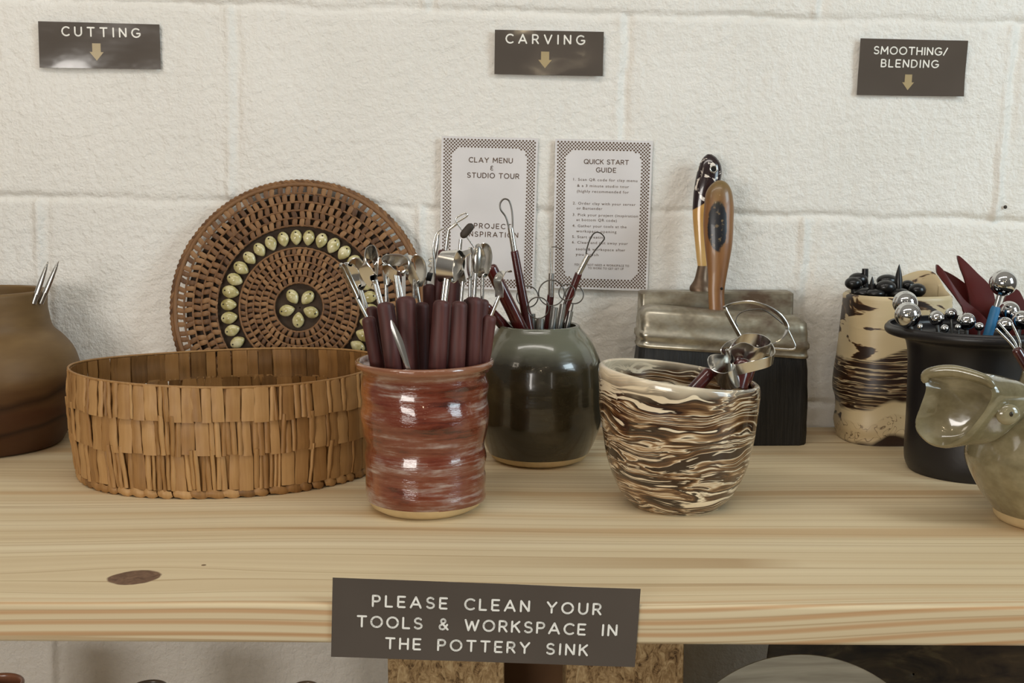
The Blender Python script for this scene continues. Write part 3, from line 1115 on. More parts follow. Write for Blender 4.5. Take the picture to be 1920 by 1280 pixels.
def make_basket():
    R = random.Random(41)
    cx = 432
    f = on_shelf(385, 934)
    Yc = f.y + 0.085
    for _ in range(5):
        a = 271 * mpp(shelf_row(Yc), Yc)
        Yc = f.y + a * 0.78
    b_ = a * 0.78
    X0 = on_shelf(cx, shelf_row(Yc)).x
    front = at(cx, 722, Yc - b_ * 1.02)
    H = front.z
    root = thing('straw_basket', (X0, Yc, 0), 'low oval basket woven from flat straw strips, open and empty beside the brown pot', 'basket')
    yaw = radians(3.0)

    def P(th, off, z):
        k = 1.0 + 0.045 * z / H + 0.02 * sin(pi * z / H)
        wob = 0.0012 * sin(3 * th + 1) + 0.0008 * sin(5 * th)
        aa, bb = a * k + wob, b_ * k + wob
        px_, py_ = aa * cos(th), bb * sin(th)
        nx_, ny_ = bb * cos(th), aa * sin(th)
        L = sqrt(nx_ * nx_ + ny_ * ny_)
        px_ += nx_ / L * off
        py_ += ny_ / L * off
        zz = z + 0.0025 * sin(th * 2 + .6) * z / H
        return Vector((X0 + px_ * cos(yaw) - py_ * sin(yaw), Yc + px_ * sin(yaw) + py_ * cos(yaw), zz))

    per = pi * (3 * (a + b_) - sqrt((3 * a + b_) * (a + 3 * b_)))

    def strip(mb, th0, th1, z0, z1, off_b, off_t, th, bulge, tone, skew=0.0):
        nu, nv = 5, 6
        n = nu * nv
        vs_ = []
        for layer in (0, 1):
            for i in range(nu):
                for j in range(nv):
                    s, t = i / (nu - 1), j / (nv - 1)
                    pin = 1.0 - (0.05 if z1 > 0.9 * H else 0.16) * max(0.0, (t - 0.80) / 0.2) ** 2
                    tt = lerp(th0, th1, 0.5 + (s - 0.5) * pin) + skew * t
                    o = lerp(off_b, off_t, t ** 1.4) + bulge * (1 - (2 * s - 1) ** 2) - layer * th + 0.0005 * sin(9 * t + th0 * 50)
                    vs_.append(P(tt, o, lerp(z0, z1, t)))
        fs = []
        for i in range(nu - 1):
            for j in range(nv - 1):
                q = i * nv + j
                fs.append((q, q + nv, q + nv + 1, q + 1))
                fs.append((n + q, n + q + 1, n + q + nv + 1, n + q + nv))
        rim = [(i, 0) for i in range(nu)] + [(nu - 1, j) for j in range(1, nv)] + [(i, nv - 1) for i in range(nu - 2, -1, -1)] + [(0, j) for j in range(nv - 2, 0, -1)]
        for (i, j), (k, l) in zip(rim, rim[1:] + rim[:1]):
            fs.append((i * nv + j, k * nv + l, n + k * nv + l, n + i * nv + j))
        mb.add(vs_, fs, tone)

    M_S = straw('dry_straw', (104, 72, 38), (150, 110, 64), (186, 146, 96))
    levels = [(0.075, 0.425), (0.395, 0.725), (0.695, 1.0)]
    mb = MB()
    for ri, (l0, l1) in enumerate(levels):
        th = R.uniform(0, 1)
        end = th + 2 * pi
        while th < end:
            wide = R.random() < 0.42
            w = R.uniform(0.0075, 0.0135) if wide else R.uniform(0.0028, 0.0055)
            sp = w / per * 2 * pi * (1.0 + 0.25 * cos(2 * th))
            gap = R.choice((0.0001, 0.0003, 0.0005, 0.0011)) / per * 2 * pi
            top = ri == 2
            dz = R.uniform(-0.0012, 0.0012)
            node = (not top) and (not wide) and R.random() < 0.35
            strip(mb, th, min(th + sp, end + 0.01), l0 * H + dz, l1 * H + (0.0022 if node else 0), R.uniform(0.0016, 0.0026), (R.uniform(-0.0010, -0.0003) if not node else 0.0022) if not top else R.uniform(0.0004, 0.0008),
                  0.0009, (0.0006 if wide else 0.0012), R.uniform(0.32, 0.78), R.uniform(-.012, .012))
            th += sp + gap
    mb.build('woven_wall', M_S, root, sharp=35)
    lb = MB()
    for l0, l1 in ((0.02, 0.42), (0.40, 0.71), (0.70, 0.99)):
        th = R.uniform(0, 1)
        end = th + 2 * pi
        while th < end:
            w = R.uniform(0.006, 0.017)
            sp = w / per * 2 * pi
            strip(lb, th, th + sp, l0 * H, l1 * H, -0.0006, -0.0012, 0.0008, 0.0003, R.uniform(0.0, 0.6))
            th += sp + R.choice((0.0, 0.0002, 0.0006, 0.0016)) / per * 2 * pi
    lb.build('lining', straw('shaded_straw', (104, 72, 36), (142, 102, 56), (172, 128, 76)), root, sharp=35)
    rb = MB()
    n = 160
    rb.tube([P(2 * pi * k / n, 0.0002, H * 1.0) for k in range(n)], 0.0011, 8, closed=True, flat=1.0)
    rb.build('rim', M_S, root, sharp=180)
    bb = MB()
    n = 64
    for k in range(n):
        t0 = 2 * pi * k / n
        t1 = 2 * pi * (k + R.uniform(.75, 1.35)) / n
        pts = [P(lerp(t0, t1, s), 0.0008 + 0.0012 * sin(pi * s), 0.0040 + 0.0009 * sin(2 * pi * s)) for s in (0, .25, .5, .75, 1)]
        bb.tube(pts, [0.0028, 0.0036, 0.0038, 0.0036, 0.0026], 8, flat=0.62, up=Vector((0, 0, 1)), tone=R.uniform(.1, .8))
    bb.build('braided_base', M_S, root, sharp=50)
    fb = MB()
    ring = [P(2 * pi * k / 48, -0.002, 0.002) for k in range(48)]
    ring2 = [P(2 * pi * k / 48, -0.002, 0.006) for k in range(48)]
    fb.loft([ring, ring2])
    fb.build('floor_mat', M_S, root, sharp=30)
    return root


basket = make_basket()


# ------------------------------------------------------------------ round rattan tray with shells, leaning on the wall
def make_tray():
    R_ = random.Random(17)
    Y = -0.0325
    Rr = 241 * mpp(578, Y)
    lean = math.asin(0.050 / (2 * Rr))
    ex = Vector((1, 0, 0))
    ev = Vector((0, sin(lean), cos(lean)))
    en = Vector((0, -cos(lean), sin(lean)))
    c0 = at(561, 576, Y)
    base = Vector((c0.x, c0.y - sin(lean) * Rr, 0))
    cen = base + ev * (Rr + 0.002)
    root = thing('woven_tray', tuple(base), 'round brown rattan tray set with cream shells, leaning on the wall behind the basket', 'tray')

    def L(r, a, n=0.0):
        return cen + ex * (r * cos(a)) + ev * (r * sin(a)) + en * n

    M_R = straw('brown_rattan', (82, 54, 32), (120, 84, 52), (146, 108, 70))
    M_D = plain('weave_hole_shade', (62, 46, 30), rough=0.8, var=0.2)  # dark colour of the disc stands in for shadow in the weave's open holes
    bk = MB()
    n = 96
    bk.loft([[L(0.001, 2 * pi * k / n, -0.0040) for k in range(n)], [L(Rr * .885, 2 * pi * k / n, -0.0040) for k in range(n)], [L(Rr * .885, 2 * pi * k / n, -0.0052) for k in range(n)], [L(0.001, 2 * pi * k / n, -0.0052) for k in range(n)]], False, False)
    bk.build('shade_backing', M_D, root, sharp=30)
    wv = MB()
    inner = [.192, .248, .302, .356, .410, .462]
    outer = [.640, .698, .758, .824, .893, .962]
    for rows in (inner, outer):
        for q, fr in enumerate(rows):
            r = fr * Rr
            m = 120
            rad = 0.0011 if fr < .93 else 0.0026
            wv.tube([L(r, 2 * pi * k / m, 0.0018 + 0.0003 * sin(k * 1.7)) for k in range(m)], rad, 8, closed=True, tone=R_.uniform(.3, .6))
        for q in range(len(rows) - 1):
            r0, r1 = rows[q] * Rr, rows[q + 1] * Rr
            rm = (r0 + r1) / 2
            cnt = int(2 * pi * rm / (0.0061 if rows is inner else 0.0077))
            sl = 0.02 if q % 2 else -0.02
            for k in range(cnt):
                a = 2 * pi * (k + 0.5 * (q % 2)) / cnt + R_.uniform(-.012, .012)
                d = sl * 0.006 / rm * 6 + R_.uniform(-.01, .01)
                w = 0.0021 if rows is inner else 0.0026
                pts = [L(r0 - 0.0008, a - d, 0.0016), L(lerp(r0, r1, .3), a - d * .4, 0.0026), L(lerp(r0, r1, .7), a + d * .4, 0.0022), L(r1 + 0.0010, a + d, 0.0002)]
                tw = [Vector(L(1, a + pi / 2) - cen).normalized()] * 4
                wv.tube(pts, [w * .85, w * 1.1, w * 1.05, w * .8], 8, flat=0.50, up=tw, tone=R_.uniform(.05, .95))
    wv.build('rattan_weave', M_R, root, sharp=60)
    ed = MB()
    m = 150
    for k in range(m):
        a0 = 2 * pi * k / m
        a1 = a0 + 2 * pi / m * 2.2
        ed.tube([L(Rr * .975, a0, 0.0016), L(Rr * .992, lerp(a0, a1, .5), 0.0012), L(Rr * .985, a1, -0.0022)], [0.0018, 0.0023, 0.0018], 8, flat=.75, tone=R_.uniform(.1, .8))
    ed.build('wrapped_edge', M_R, root, sharp=60)
    Msh = Mat('cream_shell')
    co = Msh.coord()
    Msh.set(Base_Color=Msh.ramp(Msh.noise(co, 110, 3), [(0.3, lin(150, 136, 80)), (0.5, lin(194, 182, 128)), (0.7, lin(218, 208, 166))]), Roughness=0.22, Coat_Weight=0.4)
    Mh = plain('shell_hole', (30, 22, 14), rough=0.8)

    def shell(r, a, s=1.0, inward=True, dim=1.0):
        rd = (L(1, a) - cen).normalized()
        if not inward:
            rd = -rd
        tn = en.cross(rd)
        rot = Matrix((tn, rd, en)).transposed()
        ln, wd = 0.0086 * s, 0.0064 * s

        def fn(p):
            k = 1.0 - 0.42 * max(0.0, -p.y) ** 1.5
            return Vector((p.x * k, p.y, p.z * (1 - .25 * abs(p.y))))
        b = MB()
        b.ball(L(r, a, 0.0002), (wd, ln, 0.0040 * s), rot, 16, 12, fn=fn)
        o = b.build('shell', Msh.m, root, sharp=180)
        h = MB()
        h.ball(L(r, a, 0.0030 * s) + rd * ln * .62, (0.0009, 0.0009, 0.0008), None, 8, 6)
        h.build('threading_hole', Mh, o, sharp=180)

    for k in range(34):
        a = radians(93 + k * 10.6)
        if sin(a) < -0.58:
            continue
        shell(Rr * .548, a, R_.uniform(.92, 1.08))
    for k in range(5):
        shell(Rr * .098, radians(50 + 72 * k), 0.98, True)
    return root


tray = make_tray()


# ------------------------------------------------------------------ two wide paste brushes
def rounded_loop(X, Y, hw, ht, r, z_fn, n=7):
    pts = []
    for sx, sy, a0 in ((1, 1, 0), (-1, 1, 90), (-1, -1, 180), (1, -1, 270)):
        for k in range(n):
            a = radians(a0 + 90 * k / (n - 1))
            x = sx * (hw - r) + r * cos(a)
            y = sy * (ht - r) + r * sin(a)
            pts.append(Vector((X + x, Y + y, z_fn(x, y))))
    return pts


def metal_ferrule():
    M = Mat('stained_tin')
    co = M.coord()
    n = M.noise(M.mapping(co, (20, 20, 30)), 1.0, 4, 0.62)
    M.set(Base_Color=M.ramp(n, [(0.36, lin(86, 66, 46)), (0.50, lin(142, 132, 112)), (0.66, lin(196, 190, 174))]), Metallic=M.ramp(n, [(0.38, g(.15)), (0.55, g(.85))]), Roughness=M.ramp(n, [(0.4, g(.6)), (0.65, g(.28))]))
    M.bump(M.noise(co, 120, 3), 0.2, 0.0008)
    return M.m


M_TIN = metal_ferrule()
M_BRISTLE = Mat('black_bristle')
_co = M_BRISTLE.coord()
_nz = M_BRISTLE.noise(M_BRISTLE.mapping(_co, (420, 420, 9)), 1.0, 3, 0.65)
M_BRISTLE.set(Base_Color=M_BRISTLE.ramp(_nz, [(0.35, lin(12, 12, 12)), (0.75, lin(40, 38, 36))]), Roughness=0.55)
M_BRISTLE.bump(_nz, 0.8, 0.0012)
M_BRISTLE = M_BRISTLE.m


def handle_loft(rows, Y0, Y1, squash, n=20):
    loops = []
    pts = spline([(a, b_, c) for a, b_, c in rows], 4)
    top, bot = pts[-1].x, pts[0].x
    for p in pts:
        t = (bot - p.x) / (bot - top)
        Y = lerp(Y0, Y1, t)
        c = at(p.y, p.x, Y)
        r = max(0.0006, p.z * mpp(p.x, Y))
        loops.append([Vector((c.x + r * cos(2 * pi * k / n), c.y + r * squash * sin(2 * pi * k / n), c.z)) for k in range(n)])
    return loops


def brush(name, cx, Yc, rows, roll, bristle_row, ht, label, yaw=0.0):
    """rows: (py, half width px, half thickness, corner radius) down the ferrule"""
    base = on_shelf(cx, shelf_row(Yc))
    root = thing(name, (base.x, Yc, 0), label, 'brush', 'two old paste brushes')
    def loop(py, hw, t, r):
        z0 = at(cx, py, Yc).z
        w = hw * mpp(py, Yc)
        lp = rounded_loop(base.x, Yc, w, t, min(r, t * .95), lambda x, y: z0 - roll * x)
        return [Vector((base.x + (p.x - base.x) * cos(yaw) - (p.y - Yc) * sin(yaw), Yc + (p.x - base.x) * sin(yaw) + (p.y - Yc) * cos(yaw), p.z)) for p in lp]
    f = MB()
    f.loft([loop(*r) for r in rows])
    f.build('ferrule', M_TIN, root, sharp=50)
    py, hw, t, r = rows[-1]
    b = MB()
    loops = [loop(py - 2, hw - 2, t * .93, r)]
    zt = at(cx, py, Yc).z
    for k in range(1, 8):
        s = k / 7
        lp = loop(py, hw - 1 + 2.5 * sin(s * 2.4), t * (.95 + .14 * sin(s * 2.6)), r)
        loops.append([Vector((p.x + 0.0007 * sin(i * 2.7 + k), p.y + 0.0006 * sin(i * 1.9 + 2 * k), lerp(p.z, 0.0006 if k == 7 else 0.0, s))) for i, p in enumerate(lp)])
    b.loft(loops)
    b.build('bristles', M_BRISTLE, root, sharp=50)
    return root


_Yb = -0.031
_back = brush('paste_brush', 1334, _Yb, [(545, 138, .012, .003), (548, 142, .016, .004), (572, 142, .016, .004), (592, 142, .016, .004), (597, 143.5, .0175, .004), (602, 142, .016, .004), (640, 142, .016, .004)], 0.0, 0, .016,
              'paste brush nearest the wall, with a black and yellow handle chipped with white')
_Yf = on_shelf(1450, 837).y + 0.0215
_front = brush('paste_brush', 1347, _Yf, [(581, 138, .010, .006), (585, 148, .015, .009), (593, 156, .019, .010), (612, 158, .0195, .010), (626, 158, .0195, .010), (630, 161, .0215, .010), (638, 161, .0215, .010), (642, 158, .0195, .010), (650, 158, .0195, .010), (653, 160, .0205, .010), (657, 159, .0195, .010)], 0.075, 0, .0195,
               'paste brush standing in front, with a worn brown wooden handle and a black patch', yaw=radians(2))

_m = MB()
_m.loft(handle_loft([(548, 1316, 21), (538, 1314, 21), (525, 1315, 14), (510, 1317, 11.5), (498, 1319, 11)], _Yb, _Yb + .004, .75))
_m.build('neck', plain('worn_dark_metal', (110, 90, 72), rough=0.4, metal=.6), _back, sharp=50)
MH = Mat('chipped_enamel_handle')
_co = MH.coord()
_x, _y, _z = MH.sep(_co)
_zb = at(1320, 366, _Yb).z
_c = MH.ramp(MH.noise(MH.mapping(_co, (30, 30, 12)), 1.0, 3), [(0.3, lin(196, 146, 76)), (0.7, lin(222, 184, 122))])
_chips = MH.ramp(MH.noise(_co, 95, 3, 0.6, 0.8), [(0.57, lin(40, 24, 26)), (0.60, lin(236, 226, 214))])
_blk = MH.ramp(MH.math('MULTIPLY_ADD', MH.math('ADD', MH.math('SUBTRACT', _z, _zb), MH.math('MULTIPLY', _x, -0.6)), 60.0, 0.5), [(0.42, g(0)), (0.50, g(1))])
MH.set(Base_Color=MH.mix(_blk, _c, _chips), Roughness=0.2, Coat_Weight=.6)
_m = MB()
_m.loft(handle_loft([(499, 1319, 11), (480, 1318, 12.5), (440, 1317, 15.5), (400, 1317, 18.5), (365, 1321, 21), (345, 1326, 23.5), (325, 1330, 23.5), (308, 1331.5, 20), (296, 1331, 13), (289, 1330, 4)], _Yb + .004, -0.020, .6))
_hb = _m.build('handle', MH.m, _back, sharp=60)
_m = MB()
_p = at(1338, 317, -0.0355)
_m.tube([_p + Vector((0.0034 * cos(k * pi / 10), 0, 0.0034 * sin(k * pi / 10))) for k in range(20)], 0.0009, 8, closed=True)
_m.build('eyelet', M_STEEL, _hb, sharp=180)
_m = MB()
_m.ball(_p + Vector((0, 0.0004, 0)), (0.0030, 0.0007, 0.0030), None, 14, 8)
_m.build('hanging_hole', plain('dark_hole', (20, 16, 14), rough=.9), _hb, sharp=180)

MW = Mat('worn_brown_wood')
_co = MW.coord()
_x, _y, _z = MW.sep(_co)
_n = MW.noise(MW.mapping(_co, (70, 70, 9)), 1.0, 4, 0.6)
_c = MW.ramp(_n, [(0.3, lin(100, 64, 34)), (0.5, lin(136, 92, 52)), (0.75, lin(156, 118, 74))])
_pc = at(1349, 424, _Yf - .01)
_ph = at(1349, 424 - 50, _Yf - .01).z - _pc.z
_q = MW.math('ADD', MW.math('POWER', MW.math('DIVIDE', MW.math('SUBTRACT', _x, _pc.x - on_shelf(1347, shelf_row(_Yf)).x), 0.0098), 2), MW.math('POWER', MW.math('DIVIDE', MW.math('SUBTRACT', _z, _pc.z), _ph), 2))
_q = MW.math('MULTIPLY_ADD', MW.noise(_co, 90, 3), 0.9, _q)
_c = MW.mix(MW.ramp(MW.math('MULTIPLY', _q, 0.5), [(0.66, g(1)), (0.74, g(0))]), _c, MW.ramp(MW.noise(_co, 200, 2), [(0.6, lin(22, 22, 28)), (0.72, lin(120, 100, 70))]))
_c = MW.mix(MW.ramp(MW.math('MULTIPLY_ADD', MW.math('SUBTRACT', _z, _pc.z), 14.0, 0.0), [(0.25, g(0)), (0.6, g(.6))]), _c, lin(116, 104, 62))
MW.set(Base_Color=_c, Roughness=0.36, Coat_Weight=0.2)
_m = MB()
_m.loft(handle_loft([(588, 1344, 15), (576, 1344, 15), (545, 1343, 15.5), (516, 1345, 18), (467, 1347, 25), (440, 1347, 27.5), (415, 1347, 28.5), (390, 1348, 28), (365, 1348, 25.5), (351, 1349, 20), (342, 1350, 12), (338, 1350, 4)], _Yf, _Yf + .012, .62))
_hf = _m.build('handle', MW.m, _front, sharp=60)
_m = MB()
_m.ball(at(1353, 541, _Yf - .0062), (0.0015, 0.0009, 0.0015), None, 10, 6)
_m.build('nail', plain('iron_nail', (30, 26, 24), rough=.5, metal=.5), _hf, sharp=180)


# ------------------------------------------------------------------ veined clay vase
def make_log():
    cx = 1668
    Yc = ground_y(cx, 841, 97)
    b0 = on_shelf(cx, shelf_row(Yc))
    rows = [(98, 806), (101, 790), (99, 772), (100, 750), (106, 728), (104, 700), (98, 660), (96, 620), (96, 585), (96, 553)]
    prof = [(97 * mpp(shelf_row(Yc), Yc), 0.0), (98 * mpp(shelf_row(Yc), Yc), 0.006)] + px_profile(cx, Yc, rows)
    prof = [(p.x, p.y) for p in spline([(r, z, 0) for r, z in prof], 5)]
    H = prof[-1][1]
    seg = 88
    root = thing('clay_vase', (b0.x, Yc, 0), 'cream clay vase with dark brown wavy veins, holding black rubber tipped tools', 'vase')

    def P(a, r, z):
        e = 2.9
        k = 1.0 / (abs(cos(a)) ** e + abs(sin(a)) ** e) ** (1 / e)
        up = max(0.0, cos(a - 0.75)) ** 4 * 0.020 * (z / H) ** 3
        rr = r * k * (1 + 0.018 * sin(2 * a + z * 30) + 0.012 * sin(5 * a + z * 70))
        return Vector((b0.x + rr * cos(a) * .99, Yc + rr * sin(a) * .82, z + up * 1.0))
    loops = [[P(2 * pi * k / seg, r, z) for k in range(seg)] for r, z in prof]
    th = 0.006
    r1, z1 = prof[-1]
    loops.append([P(2 * pi * k / seg, r1 - th * .4, z1 + .0022) for k in range(seg)])
    loops.append([P(2 * pi * k / seg, r1 - th, z1) for k in range(seg)])
    for r, z in reversed(prof[8::6]):
        loops.append([P(2 * pi * k / seg, r - th, z - .001) for k in range(seg)])
    b = MB()
    b.loft(loops, True, True)
    b.build('body', clay_log(), root, sharp=60)
    return root, b0.x, Yc, H


log_root, LOG_X, LOG_Y, LOG_H = make_log()


# ------------------------------------------------------------------ spouted vessel at the right edge
def glaze_vessel():
    M = Mat('mottled_olive_glaze')
    co = M.coord()
    n = M.noise(M.mapping(co, (30, 30, 40)), 1.0, 4, 0.62)
    c = M.ramp(n, [(0.3, lin(104, 94, 66)), (0.55, lin(136, 126, 96)), (0.75, lin(164, 154, 124))])
    M.set(Base_Color=c, Roughness=0.16, Coat_Weight=0.9)
    M.b.inputs['Coat Roughness'].default_value = 0.04
    M.bump(M.noise(co, 40, 3), 0.3, 0.002)
    return M.m


M_VES = glaze_vessel()
vessel = Pot('spouted_vessel', 1966, 1004, 92, [(64, 702), (66, 712), (70, 724), (84, 742), (116, 768), (142, 806), (153, 850), (148, 884), (128, 922), (106, 948), (95, 962)],
             M_VES, 'olive grey glazed vessel with a wide open spout at the right edge', 'vessel', foot=0.008, thick=.005, wob=ridge_wob(31, .0007, .13, .5))


def make_spout():
    out = [(1735, 702), (1752, 694), (1785, 692), (1822, 700), (1852, 712), (1868, 736), (1858, 764), (1838, 792), (1811, 822), (1778, 838), (1748, 834), (1724, 813), (1718, 790), (1728, 760), (1738, 728)]
    xm = at(1790, 765, vessel.Y).x
    Ym = vessel.Y - 0.050
    P3 = []
    for x, y in out:
        X0 = at(x, y, Ym).x
        P3.append(at(x, y, Ym - 0.45 * (X0 - xm)))
    n = 6
    loop = spline(P3, n, closed=True)
    m = len(loop)
    c = sum(loop, Vector()) / m
    d = Vector((0.90, 0.42, -0.10)).normalized()
    sc = lambda k, s, f: [c + (p - c) * k + d * s + Vector((0, 0, f)) for p in loop]
    b = MB()
    th = 0.0035
    loops = [sc(.02, .0145, 0), sc(.40, .0140, 0), sc(.68, .0125, 0), sc(.79, .009, 0), sc(.86, .004, 0), sc(.90, .001, 0), sc(.95, -.0022, 0), sc(1.0, -.001, 0), sc(1.015, .003, 0), sc(.99, .010, 0), sc(.95, .022, .0005), sc(.93, .036, 0), sc(.86, .046, 0), sc(.70, .052, 0)]
    b.loft(loops, True, True)
    o = b.build('spout', M_VES, vessel.root, sharp=70)
    lip = MB()
    top = [loop[k % m] for k in range(-3, 4 * n + 4)]
    nt = len(top)
    lip.tube([p + Vector((0, -0.001, -0.0012)) for p in top], [lerp(.0022, .0052, sin(pi * i / (nt - 1)) ** .5) for i in range(nt)], 12, flat=.8)
    lip.build('rolled_lip', M_VES, o, sharp=180)
    e = MB()
    pe = at(1893, 778, vessel.Y - 0.050)
    e.ball(pe + Vector((0, .0026, 0)), (.0090, .0042, .0080), None, 20, 12)
    eo = e.build('eye_bump', M_VES, vessel.root, sharp=180)
    e = MB()
    e.ball(pe + Vector((.0006, -.0014, .0010)), (.0015, .0008, .0019), None, 12, 8)
    e.build('eye_pit', plain('dark_pit', (44, 38, 26), rough=.3), eo, sharp=180)


make_spout()

# ------------------------------------------------------------------ what stands under the shelf
LOW = -0.335
_m = MB()
_m.box((0, -0.235, LOW - 0.0125), (1.56, 0.44, 0.025))
_lo = _m.build('lower_shelf_board', pine_material(), origin=(0, -0.235, LOW), sharp=30, bevel=0.002)
tag(_lo, 'lower pine shelf board under the main shelf, below the picture edge', 'shelf')
MC = Mat('pressed_chipboard')
_co = MC.coord()
_n = MC.noise(MC.mapping(_co, (150, 150, 90), (0, 0, 0), (0, .7, 0)), 1.0, 4, 0.7, 1.2)
MC.set(Base_Color=MC.ramp(_n, [(0.34, lin(78, 54, 30)), (0.44, lin(148, 118, 78)), (0.56, lin(184, 154, 110)), (0.7, lin(212, 186, 142))]), Roughness=.8)
MC.bump(_n, .8, .002)


def upright(x0, x1, Y, mat, label, name, dep=0.07):
    a, b_ = at(x0, 1250, Y), at(x1, 1250, Y)
    m = MB()
    zt = -SH_T
    m.box(((a.x + b_.x) / 2, Y + dep / 2, (zt + LOW) / 2), (b_.x - a.x, dep, zt - LOW))
    o = m.build(name, mat, origin=((a.x + b_.x) / 2, Y + dep / 2, LOW), sharp=30, bevel=0.0012)
    return tag(o, label, 'board')


upright(727, 945, -0.300, MC.m, 'chipboard block under the shelf, left of the dark gap below the long sign', 'chipboard_block')
upright(1062, 1282, -0.300, MC.m, 'chipboard block under the shelf, right of the dark gap below the long sign', 'chipboard_block')
upright(915, 1085, -0.222, plain('brown_panel', (104, 72, 40), rough=.6, scale=20, var=.2), 'dark brown panel set back between the two chipboard blocks', 'brown_panel', .03)


def standing_dish(cx, top_row, Y, lean, mat, name, label, cat, rings):
    """a round dish standing on the lower shelf, its rim showing at (cx, top_row)"""
    t = at(cx, top_row, Y)
    r = (t.z - LOW) / (2 * cos(lean) + 0.02)
    en = Vector((0, -cos(lean), sin(lean)))
    ev = Vector((0, sin(lean), cos(lean)))
    ex = Vector((1, 0, 0))
    c = t - ev * r
    prof = [(0.001, -.018)] + [(r * k / rings, -.018 + .020 * (k / rings) ** 2.2 + (0.0011 if k % 2 else 0)) for k in range(1, rings + 1)] + [(r * 1.0, .004), (r * .985, -.002), (r * .6, -.016), (r * .3, -.024), (.001, -.024)]
    b = MB()
    seg = 96
    for k in range(seg):
        a = 2 * pi * k / seg
        for q, n_ in prof:
            b.v.append(tuple(c + ex * (q * cos(a)) + ev * (q * sin(a)) + en * n_))
    n = len(prof)
    for k in range(seg):
        k2 = (k + 1) % seg
        for j in range(n - 1):
            b.f.append((k * n + j, k2 * n + j, k2 * n + j + 1, k * n + j + 1))
            b.t.append(.5)
    dz = LOW - min(p[2] for p in b.v)
    b.v = [(p[0], p[1], p[2] + dz) for p in b.v]
    o = b.build(name, mat, origin=(c.x, c.y, LOW), sharp=60)
    return tag(o, label, cat)


MD = Mat('pale_grey_clay')
_co = MD.coord()
MD.set(Base_Color=MD.ramp(MD.noise(MD.mapping(_co, (6, 30, 90)), 1.0, 4, .6, .6), [(.3, lin(138, 132, 116)), (.7, lin(186, 180, 162))]), Roughness=.5)
standing_dish(1500, 1219, -0.345, radians(12), MD.m, 'ridged_dish', 'pale grey ridged round dish under the right end of the shelf', 'dish', 16)
MD2 = Mat('dark_leaf_glaze')
_co = MD2.coord()
MD2.set(Base_Color=MD2.ramp(MD2.noise(MD2.mapping(_co, (14, 14, 40), (0, 0, 0), (0, .5, 0)), 1.0, 4, .6, 1.5), [(.35, lin(40, 30, 20)), (.55, lin(72, 58, 38)), (.72, lin(112, 98, 66))]), Roughness=.3)
standing_dish(1715, 970, -0.170, radians(14), MD2.m, 'large_platter', 'large dark brown mottled platter behind the grey dish under the shelf', 'platter', 20)


def low_pot(cx, py, Y, hw, rgb, label):
    t = at(cx, py, Y)
    r = hw * mpp(py, Y)
    H = t.z - LOW
    b = MB()
    prof = [(.001, 0), (r * .8, 0), (r * .95, H * .2), (r * 1.05, H * .55), (r * .92, H * .9), (r, H), (r - .004, H), (r * .85, H * .88), (r * .9, H * .3), (.001, .01)]
    b.lathe(smooth_prof(prof, 4), (t.x, Y, LOW), 48)
    o = b.build('small_pot', plain('pot_glaze', rgb, rough=.3, coat=.5), origin=(t.x, Y, LOW), sharp=80)
    return tag(o, label, 'pot')


low_pot(278, 1290, -0.16, 36, (96, 84, 72), 'grey-brown pot rim just showing under the shelf, below the knot')
low_pot(-10, 1284, -0.16, 52, (150, 100, 74), 'reddish pot rim just showing at the bottom left corner')
low_pot(572, 1288, -0.16, 26, (120, 104, 86), 'small tan pot rim just showing under the shelf, left of the long sign')
# ------------------------------------------------------------------ hand tools standing in the pots
def wood(name, a, b, c, rough=.42, coat=.15):
    M = Mat(name)
    co = M.coord()
    n = M.noise(M.mapping(co, (160, 160, 14)), 1.0, 3, .6)
    M.set(Base_Color=M.ramp(n, [(.3, lin(*a)), (.55, lin(*b)), (.78, lin(*c))]), Roughness=rough, Coat_Weight=coat)
    M.bump(n, .15, .0005)
    return M.m


M_MAROON = wood('maroon_stained_wood', (52, 23, 21), (78, 37, 33), (98, 53, 46), .55, 0.0)
M_RED = wood('dark_red_lacquer', (52, 14, 14), (74, 22, 20), (92, 32, 26), .22, .6)
M_BLACK = plain('black_rubber', (22, 21, 21), rough=.28, var=.1)
M_BLACKSTICK = plain('black_stick', (18, 17, 17), rough=.5)
M_DARKPAD = plain('dark_brown_pad', (54, 44, 34), rough=.6)
M_BLUE = plain('blue_tape', (44, 112, 156), rough=.45)
M_RIB = plain('maroon_rubber', (84, 28, 24), rough=.34, var=.1)


def PX(pts, Y):
    return [at(p[0], p[1], Y + (p[2] if len(p) > 2 else 0.0)) for p in pts]


def handle_mesh(p0, p1, r0, r1, flat=.82, round_top=True):
    """turned handle from p0 (bottom) to p1 (top)"""
    d = p1 - p0
    L = d.length
    u = d / L
    ts = [(0, .55), (.006, .9), (.02, 1), (.35, 1.02), (.7, 1.0)]
    pts = [p0 + u * (L * t) for t, _ in ts]
    rs = [lerp(r0, r1, t) * k for t, k in ts]
    e = min(.006, r1 * .8)
    for q, k in (((1.0, 1.0), (.55, .97), (.22, .80), (.05, .5), (0, .25)) if round_top else ((.3, 1.0), (.02, 1.0), (0, .9))):
        pts.append(p1 - u * (e * q))
        rs.append(r1 * k)
    b = MB()
    b.tube(pts, rs, 14, flat=flat, up=Vector((1, 0, 0)))
    return b


def sink(top, rim, pot, floor=.010, rad=None, maxlen=.20, margin=.010):
    """carry the line top -> rim down until it meets the floor or the wall of the pot"""
    d = (rim - top).normalized()
    p = Vector(rim)
    R = rad if rad is not None else pot.R * .86
    n = 0
    while n < 200:
        q = p + d * .001
        if q.z < floor or (Vector((q.x - pot.X, q.y - pot.Y, 0)).length > R - margin and n > 4) or (q - top).length > maxlen:
            break
        p = q
        n += 1
    return p


